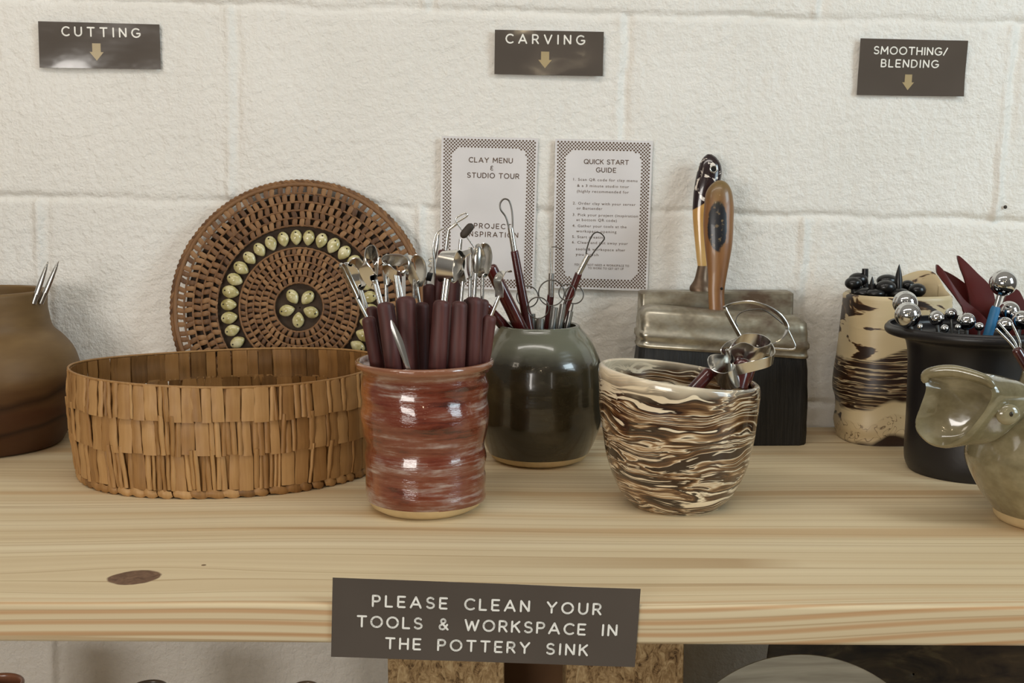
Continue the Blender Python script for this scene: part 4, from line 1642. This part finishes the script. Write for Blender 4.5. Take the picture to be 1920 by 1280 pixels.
def blade(b, outline, thick=.0008, bulge=.002, tone=.5):
    """a forged leaf: closed outline (points in the room) with a raised middle"""
    c = sum(outline, Vector()) / len(outline)
    n = len(outline)
    nm = Vector((0, 0, 0))
    for i in range(n):
        nm += (outline[i] - c).cross(outline[(i + 1) % n] - c)
    nm.normalize()
    if nm.y > 0:
        nm = -nm
    mid = [lerp(p, c, .45) + nm * bulge * .8 for p in outline]
    fr = [p + nm * thick / 2 for p in outline]
    bk = [p - nm * thick / 2 for p in outline]
    midb = [p - nm * thick for p in mid]
    v = fr + mid + [c + nm * bulge] + bk + midb + [c + nm * (bulge - thick)]
    fs = []
    for i in range(n):
        j = (i + 1) % n
        fs += [(i, j, n + j, n + i), (n + i, n + j, 2 * n), (2 * n + 1 + j, 2 * n + 1 + i, 3 * n + 1 + i, 3 * n + 1 + j), (3 * n + 1 + j, 3 * n + 1 + i, 4 * n + 1), (j, i, 2 * n + 1 + i, 2 * n + 1 + j)]
    b.add(v, fs, tone)


def add_parts(root, parts, Y):
    """parts: (name, kind, pts, options)"""
    made = {}
    for nm, kind, pts, op in parts:
        b = MB()
        P = PX(pts, Y)
        mat = op.get('mat', M_STEEL)
        if kind == 'ribbon':
            cl = op.get('closed', False)
            b.ribbon(spline(P, 6, cl), Vector(op.get('wd', (0, -1, 0))), op.get('w', .006), op.get('th', .0007), cl)
        elif kind == 'wire':
            cl = op.get('closed', False)
            b.tube(spline(P, 6, cl), op.get('r', .0007), 8, closed=cl)
        elif kind == 'rod':
            b.tube(P, op.get('r', .0016), 12, flat=op.get('flat', 1.0))
        elif kind == 'blade':
            blade(b, spline(P, 4, True) if op.get('smooth', True) else P, op.get('th', .0009), op.get('bulge', .002))
        elif kind == 'pad':
            q = spline(P, 6)
            m_ = len(q) - 1
            b.tube(q, [op.get('r', .004) * max(.3, (1 - abs(2 * i / m_ - 1) ** 5)) for i in range(m_ + 1)], 12, flat=op.get('flat', .6))
        o = b.build(nm, mat, made.get(op.get('on')) or root, sharp=40 if kind in ('ribbon', 'blade') else 60)
        made[nm] = o


def px_r(w, py, Y):
    return w / 2 * mpp(py, Y)


def tool(name, label, cat, pot, top, rimx, rimy, w0, w1, dyr, dyt, parts, mat, group, floor=.010, flat=.82, maxlen=.20, rad=None):
    xo = abs(at(rimx, rimy, pot.Y).x - pot.X)
    rin = pot.R * .90 - px_r(w0, rimy, pot.Y) - .001
    lim = sqrt(max(1e-6, rin * rin - min(xo, rin * .97) ** 2))
    if abs(dyr) > lim:
        dyt += math.copysign(lim, dyr) - dyr
        dyr = math.copysign(lim, dyr)
    Yt, Yr = pot.Y + dyt, pot.Y + dyr
    T, Rm = at(top[0], top[1], Yt), at(rimx, rimy, Yr)
    B = sink(T, Rm, pot, floor, rad, maxlen)
    root = thing(name, tuple(B), label, cat, group)
    handle_mesh(B, T, px_r(w0, rimy, Yr), px_r(w1, top[1], Yt), flat).build('handle', mat, root, sharp=60)
    add_parts(root, parts, Yt)
    return root


G1 = 'trimming tools in the red-brown cup'
RY = 684


def t1(label, top, rimx, w0, w1, dyr, dyt, parts, name='trimming_tool', cat='tool'):
    return tool(name, label, cat, red, top, rimx, RY, w0 * 1.08, w1 * 1.10, dyr, dyt, parts, M_MAROON, G1)


t1('trimming tool leaning farthest left in the red-brown cup, narrow loop seen edge on', (690, 593), 707, 27, 24, -.012, -.016, [
    ('shaft', 'rod', [(689, 597), (668, 557)], dict(r=.0015)),
    ('loop', 'ribbon', [(669, 559), (662, 545), (646, 512), (639, 498), (646, 497), (660, 526), (670, 549)], dict(closed=True, w=.004, wd=(.7, -.7, 0)))])
t1('trimming tool with a square topped loop, second from left in the red-brown cup', (696, 574), 712, 22, 20, .006, .004, [
    ('shaft', 'rod', [(684, 578), (673, 538)], dict(r=.0011)), ('shaft', 'rod', [(689, 578), (676, 538)], dict(r=.0011)),
    ('loop', 'ribbon', [(672, 540), (666, 527), (664, 512), (655, 502), (653, 495), (667, 491), (678, 503), (682, 521), (677, 536)], dict(closed=True, w=.0115, wd=(.65, -.6, .4)))])
t1('trimming tool with a bluish horned band loop, front left of the red-brown cup', (720, 566), 737, 29, 27, -.033, -.033, [
    ('shaft', 'rod', [(711, 570), (700, 525)], dict(r=.0012)), ('shaft', 'rod', [(717, 570), (705, 525)], dict(r=.0012)),
    ('loop', 'ribbon', [(700, 527), (688, 512), (682, 494), (685, 480, .006), (698, 474, .009), (705, 488, .004), (706, 508), (704, 525)], dict(closed=True, w=.0145, wd=(.2, -.5, .85))),
    ('horn', 'rod', [(703, 496), (712, 483)], dict(r=.0009))])
t1('trimming tool with a slim pear loop behind the horned one in the red-brown cup', (727, 568), 744, 24, 22, -.006, -.004, [
    ('shaft', 'rod', [(725, 572), (724, 533)], dict(r=.0016)),
    ('loop', 'ribbon', [(724, 536), (721, 512), (722, 490), (726, 478), (731, 484), (731, 505), (730, 522)], dict(closed=True, w=.005, wd=(.5, -.85, 0))),
    ('hook', 'wire', [(731, 512), (731, 524), (727, 533), (722, 535)], dict(r=.0011))])
t1('trimming tool with a three cornered band loop and a wide handle in the red-brown cup', (760, 555), 768, 32, 35, -.026, -.024, [
    ('shaft', 'rod', [(747, 560), (741, 515)], dict(r=.0013)), ('shaft', 'rod', [(754, 560), (746, 516)], dict(r=.0013)),
    ('loop', 'ribbon', [(744, 518), (732, 510), (723, 498), (724, 489), (744, 487), (757, 491), (762, 502), (757, 516)], dict(closed=True, w=.0120, wd=(.1, -.6, .75))),
    ('blade', 'ribbon', [(757, 507), (757, 530), (757, 556)], dict(w=.0030, wd=(1, 0, 0)))])
t1('trimming tool with a copper tinted leaf loop in the red-brown cup, against the tray edge', (791, 566), 790, 27, 25, -.004, -.002, [
    ('shaft', 'rod', [(776, 570), (776, 524)], dict(r=.0011)), ('shaft', 'rod', [(787, 570), (780, 526)], dict(r=.0014)),
    ('loop', 'ribbon', [(781, 531), (771, 512), (765, 492), (769, 484), (778, 483), (787, 492), (790, 508), (786, 526)], dict(closed=True, w=.0110, wd=(.75, -.6, .1)))])
t1('tool with a black square ferrule and a zigzag wire in the red-brown cup', (804, 532), 806, 24, 21, .014, .012, [
    ('shaft', 'rod', [(796, 545), (799, 520)], dict(r=.0014)),
    ('ferrule', 'blade', [(798, 525), (808, 527), (812, 512), (802, 510)], dict(mat=M_BLACKSTICK, smooth=False, th=.004, bulge=.0035)),
    ('zigzag_wire', 'ribbon', [(805, 511), (809, 501), (803, 498), (810, 491), (804, 487), (812, 482)], dict(w=.003, wd=(0, -1, .2)))])
t1('maroon tool standing handle end up, tallest handle in the red-brown cup', (831, 468), 807, 24, 17, .018, .014, [])
t1('trimming tool with a slim leaf blade under a bent wire in the red-brown cup', (820, 540), 816, 20, 18, .030, .028, [
    ('shaft', 'rod', [(817, 545), (814, 484)], dict(r=.0011)),
    ('blade', 'blade', [(814, 487), (815, 460), (821, 438), (824, 441), (822, 464), (818, 484)], dict(bulge=.0012)),
    ('bent_wire', 'wire', [(814, 487), (812, 462), (818, 438), (826, 431), (833, 427)], dict(r=.0007))])
t1('trimming tool with a tall bent wire and oblong ring, highest in the red-brown cup', (842, 532), 836, 20, 18, .034, .032, [
    ('shaft', 'rod', [(841, 538), (836, 468), (841, 430), (857, 418)], dict(r=.0015)),
    ('ring', 'wire', [(856, 416), (856, 408), (870, 400), (876, 401), (874, 406), (859, 415)], dict(closed=True, r=.0008)),
    ('brace_wire', 'wire', [(857, 418), (867, 433), (878, 448), (890, 465)], dict(r=.0006))])
t1('trimming tool with a big shiny cylinder loop at the front middle of the red-brown cup', (828, 562), 820, 31, 29, -.037, -.036, [
    ('shaft', 'rod', [(829, 570), (835, 522)], dict(r=.0015)), ('shaft', 'rod', [(835, 570), (841, 522)], dict(r=.0015)),
    ('loop', 'ribbon', [(837, 524), (833, 506, -.005), (838, 478, -.005), (848, 470, .004), (857, 484, .008), (855, 506, .006), (845, 522, .002)], dict(closed=True, w=.0140, wd=(.9, -.4, .1)))])
t1('tool with a dark oblong pad on a steel stem, above the red-brown cup', (852, 515), 843, 25, 23, .006, .004, [
    ('stem', 'rod', [(853, 522), (861, 482), (864, 448)], dict(r=.0015)),
    ('pad', 'pad', [(865, 445), (876, 432), (886, 420)], dict(mat=M_DARKPAD, r=.0034))])
t1('trimming tool with a crossed hook blade, right of the cylinder loop in the red-brown cup', (862, 564), 856, 30, 28, -.040, -.038, [
    ('shaft', 'rod', [(864, 572), (867, 540), (868, 527)], dict(r=.0014)),
    ('hook_blade', 'ribbon', [(868, 530), (864, 510), (860, 498), (863, 485), (871, 476), (883, 471)], dict(w=.0068, wd=(.8, -.5, 0))),
    ('cross_blade', 'ribbon', [(843, 523), (853, 510), (860, 497), (859, 484), (850, 471)], dict(w=.0062, wd=(.8, -.5, 0)))])
t1('trimming tool with a slim loop just left of the leaf blade in the red-brown cup', (880, 560), 872, 24, 22, -.012, -.010, [
    ('shaft', 'rod', [(881, 566), (882, 517)], dict(r=.0016)),
    ('loop', 'ribbon', [(882, 519), (878, 504), (878, 480), (882, 464), (886, 476), (886, 502)], dict(closed=True, w=.005, wd=(.4, -.9, 0)))])
t1('trimming tool with a pale leaf shaped blade, right of middle in the red-brown cup', (889, 556), 881, 31, 31, -.034, -.033, [
    ('shaft', 'rod', [(889, 562), (892, 512)], dict(r=.0017)),
    ('blade', 'blade', [(895, 459), (888, 467), (885, 484), (887, 504), (892, 517), (899, 504), (901.5, 484), (900, 467)], dict(bulge=.0022))])
t1('trimming tool with a bent band loop right of the pale leaf blade, red-brown cup', (905, 560), 893, 25, 24, -.018, -.016, [
    ('shaft', 'rod', [(904, 566), (905, 514)], dict(r=.0015)),
    ('loop', 'ribbon', [(905, 517), (900, 504), (903, 482), (898, 466), (902, 460), (911, 464), (915, 480), (912, 502)], dict(closed=True, w=.0085, wd=(.7, -.6, .2)))])
t1('trimming tool with an S shaped hook blade, leaning farthest right in the red-brown cup', (918, 590), 903, 28, 26, -.014, -.016, [
    ('shaft', 'rod', [(919, 596), (936, 555)], dict(r=.0015)),
    ('hook_blade', 'ribbon', [(936, 557), (936, 542), (933, 526), (938, 516), (947, 510), (960, 508)], dict(w=.0075, wd=(.8, -.5, .2)))])
# the knife stuck in blade up at the front
_Yk = red.Y - .046
_kb = at(768, 700, _Yk + .002)
_kd = (at(800, 800, _Yk + .03) - _kb).normalized()
_k = thing('trimming_knife', tuple(_kb + _kd * .07), 'small knife standing blade up against the front rim of the red-brown cup', 'knife', G1)
handle_mesh(_kb + _kd * .07, _kb, .004, .004).build('handle', M_MAROON, _k, sharp=60)
add_parts(_k, [('blade', 'blade', [(733, 600), (738, 604), (750, 626), (758, 646), (767, 680), (773, 704), (766, 704), (757, 680), (746, 652), (737, 628), (733, 613)], dict(bulge=.0011))], _Yk)

# ---------------------------------------------------------------- the green jar
G2 = 'tools in the dark green jar'
GY = 614


def t2(label, top, rimx, w0, w1, dyr, dyt, parts, name='loop_tool', cat='tool', mat=M_RED):
    return tool(name, label, cat, green, top, rimx, GY, w0, w1, dyr, dyt, parts, mat, G2, maxlen=.17)


t2('dark red loop tool with a long silver ferrule, tallest in the green jar', (964, 468), 991, 25, 15, -.004, -.002, [
    ('ferrule', 'rod', [(965, 474), (957.5, 427)], dict(r=.0029)),
    ('wire_loop', 'wire', [(955, 432), (949, 408), (939, 393), (938, 381), (945, 373), (954, 376), (959, 390), (961, 410), (961, 432)], dict(r=.00085, mat=M_WIRE))])
t2('thick dark red handle leaning far left out of the green jar', (918, 497), 976, 28, 24, -.012, -.022, [], name='modelling_tool')
t2('short dark red handle at the left rim of the green jar behind the S hook', (908, 572), 948, 22, 20, -.016, -.030, [], name='modelling_tool')
t2('dark red loop tool leaning right out of the green jar with a pear shaped wire', (1086, 510), 1046, 18, 14, .004, .004, [
    ('ferrule', 'rod', [(1084, 514), (1103, 478)], dict(r=.0029)),
    ('wire_loop', 'ribbon', [(1098, 482), (1101, 464), (1108, 445), (1116, 436), (1126, 437), (1133, 446), (1127, 456), (1116, 469), (1107, 482)], dict(w=.0018, wd=(0, -1, 0), mat=M_WIRE, th=.0012))])
t2('dark red needle tool standing upright at the middle of the green jar', (1033, 550), 1026, 16, 13, .012, .012, [
    ('ferrule', 'rod', [(1033, 556), (1034, 512)], dict(r=.0030)),
    ('needle', 'wire', [(1034, 513), (1032, 490), (1032, 464)], dict(r=.0006)),
    ('hook', 'wire', [(1034, 463), (1042, 463), (1053, 467)], dict(r=.0005, mat=M_WIRE))], name='needle_tool')


def circle_px(cx, cy, r, n=20, e=1.0, a0=0):
    return [(cx + r * cos(2 * pi * k / n + a0), cy + e * r * sin(2 * pi * k / n + a0)) for k in range(n)]


def ring_cutter(label, ring, rx, tube, dy):
    Y = green.Y + dy
    x0, y0, w = tube
    T = at(x0, y0, Y)
    B = sink(T, at(x0 + (1003 - x0) * .10, y0 + 30, Y), green, maxlen=.13, rad=.05)
    root = thing('ring_cutter', tuple(B), label, 'tool', G2)
    r = px_r(w, y0, Y)
    b = MB()
    d = (T - B)
    b.tube([B, B + d * .9, T, T - d.normalized() * .0002, T - d.normalized() * .006], [r, r, r, r * .8, r * .7], 16)
    b.build('tube', M_ALU, root, sharp=40)
    cx, cy, rr = ring
    add_parts(root, [('ring', 'wire', circle_px(cx, cy, rr), dict(closed=True, r=.00062, mat=M_WIRE)),
                     ('stem', 'wire', [(x0, y0 + 6), (lerp(x0, cx, .5), lerp(y0, cy + rr, .6)), (cx + (x0 - cx) * .4, cy + rr * .92)], dict(r=.0007, mat=M_WIRE))], Y)


ring_cutter('ring cutter with the left low ring beside the tall loop tool in the green jar', (1009, 577, 20), 0, (1013, 597, 15), -.022)
ring_cutter('ring cutter with the biggest wire ring, before the needle tool in the green jar', (1034, 549, 24), 0, (1040, 576, 14), -.012)
ring_cutter('ring cutter whose ring shows behind the tall loop tool in the green jar', (989, 556, 20), 0, (998, 588, 12), .016)
ring_cutter('ring cutter with a plain steel tube, third from the right rim of the green jar', (1063, 548, 15), 0, (1056, 570, 13), -.002)
ring_cutter('ring cutter nearest the right rim of the green jar', (1077, 552, 17), 0, (1070, 583, 11), .006)

# ---------------------------------------------------------------- the marbled cup
G3 = 'loop tools in the marbled cup'
_Ya = agate.Y - .012


def t3(label, top, low, w, dyt, dyl, parts, flat=.85):
    T, Lw = at(*top, agate.Y + dyt), at(*low, agate.Y + dyl)
    B = sink(T, Lw, agate, .012, .052, .13, .006)
    root = thing('loop_tool', tuple(B), label, 'tool', G3)
    handle_mesh(B, T, px_r(w, low[1], agate.Y), px_r(w * .9, top[1], agate.Y), flat).build('handle', M_RED, root, sharp=60)
    add_parts(root, parts, agate.Y + dyt)


t3('loop tool with the tall pointed arch of flat steel above the marbled cup', (1390, 652), (1368, 712), 22, -.004, -.010, [
    ('arch', 'ribbon', [(1392, 640), (1384, 625), (1370, 600), (1359, 577), (1364, 572), (1380, 568), (1406, 566), (1436, 574), (1458, 587), (1471, 602), (1476, 616), (1469, 631), (1456, 641), (1440, 648), (1418, 650)], dict(w=.0042, wd=(.3, -.8, .45))),
    ('inner_wire', 'wire', [(1384, 612), (1379, 602), (1384, 590), (1399, 582), (1428, 580), (1450, 592), (1468, 607)], dict(r=.0006, mat=M_WIRE))])
t3('loop tool with a thin three cornered wire sticking right from the marbled cup', (1418, 662), (1400, 716), 18, .014, .008, [
    ('wire_loop', 'wire', [(1424, 652), (1450, 653), (1484, 655), (1491, 650), (1486, 636), (1476, 616), (1470, 606)], dict(r=.0009, mat=M_STEEL))])
t3('loop tool with the wide folded steel band over the right rim of the marbled cup', (1396, 672), (1384, 716), 40, -.016, -.020, [
    ('band', 'ribbon', [(1362, 680, .004), (1373, 693, -.010), (1412, 686, -.014), (1446, 676, -.010), (1450, 664, 0), (1440, 650, .010), (1410, 640, .012), (1375, 645, .010), (1356, 658, .008), (1353, 672, .006)], dict(closed=True, w=.0092, wd=(.1, -.3, .95))),
    ('upper_band', 'ribbon', [(1386, 640, .006), (1370, 655, 0), (1366, 668, -.004), (1392, 655, -.008), (1416, 664, -.010), (1440, 655, -.002), (1428, 642, .008), (1405, 637, .010)], dict(closed=True, w=.0135, wd=(.2, -.5, .85)))])
t3('loop tool with a short steel cylinder loop resting low on the marbled cup rim', (1334, 694), (1312, 718), 27, -.020, -.024, [
    ('cylinder_loop', 'ribbon', [(1336, 684, 0), (1340, 702, -.008), (1358, 713, -.012), (1378, 710, -.010), (1385, 700, -.002), (1374, 690, .006), (1352, 682, .006)], dict(closed=True, w=.0155, wd=(-.5, -.3, .8))),
    ('neck', 'rod', [(1322, 702), (1342, 692)], dict(r=.0024, mat=M_ALU))])

# ---------------------------------------------------------------- black rubber tipped tools in the clay vase
G4 = 'black tools in the clay vase'


class _V:
    X, Y, R = LOG_X, LOG_Y, .040


def rubber_tool(kind, cx, cy, rx, ry, dy, label, tiltx=0.0):
    Y = LOG_Y + dy
    c = at(cx, cy, Y)
    k = mpp(cy, Y)
    c.y = LOG_Y + max(-.019, min(.019, dy))
    foot_ = Vector((lerp(c.x, LOG_X, .6) + tiltx, lerp(c.y, LOG_Y, .6), .014))
    root = thing('rubber_tool', tuple(foot_), label, 'tool', G4)
    s = MB()
    s.tube([foot_, c], .0035 if kind != 'cyl' else .003, 12)
    s.build('stick', M_BLACKSTICK, root, sharp=60)
    b = MB()
    if kind == 'ball':
        b.ball(c, (rx * k, min(rx * k * .9, .0085), ry * k), None, 24, 14)
    elif kind == 'cone':
        n = 10
        u = Vector((tiltx * .3, 0, 1))
        b.tube([c + u * ((t - .5) * 2 * ry * k) for t in [i / n for i in range(n + 1)]], [rx * k * (1.0 - (i / n) ** 2.2) + .0002 for i in range(n + 1)], 16)
    else:
        b.tube([c - Vector((0, 0, ry * k)), c + Vector((0, 0, ry * k * .97)), c + Vector((0, 0, ry * k))], [rx * k, rx * k, rx * k * .9], 20)
    b.build('tip', M_BLACK, root, sharp=50)


for _a in (
    ('ball', 1600, 531, 16, 12, .004, 'black rounded rubber tip farthest left in the clay vase'),
    ('ball', 1609, 524, 18, 13, .019, 'black rounded tip just behind the leftmost one in the clay vase'),
    ('cyl', 1620, 519, 6, 16, .022, 'black flat ended peg standing up in the clay vase'),
    ('cone', 1635, 532, 5, 14, -.012, 'small black pointed tip low between the rounded ones in the clay vase'),
    ('ball', 1663, 526, 20, 12, .020, 'black oval tip at the back middle of the clay vase'),
    ('ball', 1661, 538, 19, 13, -.016, 'black oval tip at the front middle of the clay vase'),
    ('cone', 1685, 520, 8, 25, -.004, 'tall black pointed cone in the clay vase'),
    ('ball', 1702, 535, 13, 10, .018, 'small black rounded tip behind the tall cone in the clay vase'),
    ('ball', 1720, 544, 16, 13, -.002, 'black rounded tip farthest right in the clay vase'),
    ('ball', 1622, 549, 20, 10, -.008, 'black rounded tip sunk lowest at the left front of the clay vase'),
    ('ball', 1648, 552, 18, 9, -.030, 'black rounded tip sunk at the front rim of the clay vase'),
    ('ball', 1690, 552, 20, 11, -.024, 'black rounded tip sunk at the right front of the clay vase'),
):
    rubber_tool(*_a)

# ---------------------------------------------------------------- steel ball tools in the plant pot
G5 = 'steel ball tools in the plant pot'


def ball_tool(cx, cy, r, dy, label, stem='steel', low=None):
    Y = plastic.Y + dy
    c = at(cx, cy, Y)
    R = r * mpp(cy, Y)
    if low is None:
        low = (cx + (1816 - cx) * .10, cy + 60)
    d = (at(low[0], low[1], Y - dy * .1) - c).normalized()
    B = sink(c, c + d * (R + .002), plastic, .009, .052, .15, .006)
    root = thing('ball_tool', tuple(B), label, 'tool', G5)
    if stem == 'blue':
        s = MB()
        s.tube([c + d * R * .7, c + d * (R + .014)], .0024, 12)
        s.build('shaft', M_ALU, root, sharp=60)
        s = MB()
        a = c + d * (R + .010)
        s.tube([B, lerp(B, a, .5), a - (a - B).normalized() * .003, a], [.0040, .0042, .0044, .0036], 14)
        s.build('handle', M_BLUE, root, sharp=60)
    else:
        s = MB()
        s.tube([B, c + d * R * .6], max(.0012, R * .24), 12)
        s.build('shaft', M_ALU, root, sharp=60)
    b = MB()
    b.ball(c, R, None, 32, 20)
    b.build('ball', M_CHROME, root, sharp=180)


for _a in (
    (1697, 568, 23, .012, 'large steel ball tool behind another at the left rim of the plant pot'),
    (1702, 590, 24, -.022, 'large steel ball tool in front at the left rim of the plant pot'),
    (1756, 596, 14, -.030, 'middle sized steel ball tool on a thick stem, front left of the plant pot'),
    (1783, 588, 11, .002, 'small steel ball tool on a wide collar behind the front ones in the plant pot'),
    (1812, 602, 17, -.024, 'steel ball tool at the middle of the plant pot, left of the blue handle'),
    (1725, 612, 5.5, -.036, 'tiny steel ball tool low at the left front rim of the plant pot'),
    (1771, 616, 8, -.042, 'small steel ball tool sunk at the front rim of the plant pot'),
    (1796, 613, 5.5, -.046, 'tiny steel ball tool below the middle ball in the plant pot'),
    (1836, 612, 8.5, -.040, 'small steel ball tool just left of the blue handle in the plant pot'),
    (1892, 583, 19, -.004, 'steel ball tool just right of the blue handle in the plant pot'),
    (1884, 609, 15, -.034, 'steel ball tool lowest right of the blue handle in the plant pot'),
    (1914, 600, 18, -.016, 'steel ball tool at the right edge of the picture in the plant pot'),
):
    ball_tool(*_a)
ball_tool(1881, 530, 25, -.020, 'largest steel ball tool raised on a blue taped handle in the plant pot', 'blue', (1856, 615))


def rib(outline, dy, label, bottom):
    Y = plastic.Y + dy
    P = spline(PX(outline, Y), 5, True)
    b = MB()
    blade(b, P, .0032, .0024)
    z = min(p.z for p in P)
    c = sum(P, Vector()) / len(P)
    o = b.build('rubber_rib', M_RIB, origin=(c.x, c.y, z), sharp=50)
    tag(o, label, 'tool', 'maroon rubber ribs in the plant pot')


rib([(1795, 479), (1810, 490), (1832, 512), (1856, 537), (1866, 572), (1862, 630), (1856, 690), (1840, 690), (1838, 630), (1824, 592), (1810, 530), (1800, 502)], .012,
    'maroon pointed rubber rib standing tallest beside the big ball in the plant pot', 0)
rib([(1756, 496), (1764, 502), (1772, 512), (1806, 560), (1836, 585), (1852, 612), (1850, 690), (1836, 690), (1826, 606), (1812, 588), (1790, 556), (1768, 526), (1757, 512)], -.006,
    'maroon narrow rubber rib leaning farthest left in the plant pot', 0)
rib([(1764, 508), (1780, 512), (1812, 534), (1840, 565), (1850, 620), (1852, 690), (1838, 690), (1830, 612), (1806, 570), (1782, 536)], .022,
    'maroon rubber rib half hidden between the two pointed ribs in the plant pot', 0)
rib([(1890, 546), (1903, 541), (1914, 552), (1922, 580), (1916, 640), (1900, 690), (1880, 690), (1880, 620), (1880, 574)], .030,
    'maroon round topped rubber rib behind the largest ball in the plant pot', 0)

# ---------------------------------------------------------------- the tool in the spouted vessel and the pens in the brown pot
_Yv = vessel.Y + .012
_T = at(1904, 652, _Yv)
_R = at(1946, 722, _Yv - .006)
_d = (_R - _T).normalized()
_B = sink(_T, _R, vessel, .020, .040, .11, .012)
_w = thing('wire_tool', tuple(_B), 'maroon tool with three splayed steel wires standing in the spouted vessel at the right edge', 'tool')
handle_mesh(_B, _T, .0046, .0040).build('handle', M_RED, _w, sharp=60)
add_parts(_w, [('wire', 'wire', [(1904, 660), (1898, 647), (1868, 616)], dict(r=.0009)), ('wire', 'wire', [(1907, 660), (1902, 640), (1873, 605)], dict(r=.0009)),
               ('wire', 'wire', [(1911, 662), (1912, 640), (1897, 606)], dict(r=.0009))], _Yv)


def pen(tipx, tipy, rimx, label, dy):
    Y = brown.Y + dy
    T, Rm = at(tipx, tipy, Y), at(rimx, 560, Y - .004)
    B = sink(T, Rm, brown, .02, .060, .20, .008)
    root = thing('scoring_pen', tuple(B), label, 'tool', 'steel pens in the brown pot')
    u = (T - B).normalized()
    L = (T - B).length
    m = MB()
    m.tube([B, T - u * .034], .0026, 14)
    m.build('barrel', M_ALU, root, sharp=60)
    m = MB()
    m.tube([T - u * .036, T - u * .02, T - u * .008, T], [.0029, .0026, .0018, .0004], 14, flat=.6)
    m.build('nib', M_STEEL, root, sharp=60)


pen(90, 490, 66, 'pointed steel pen on the left of the two in the brown pot', -.012)
pen(110, 489, 80, 'pointed steel pen on the right of the two in the brown pot', -.004)
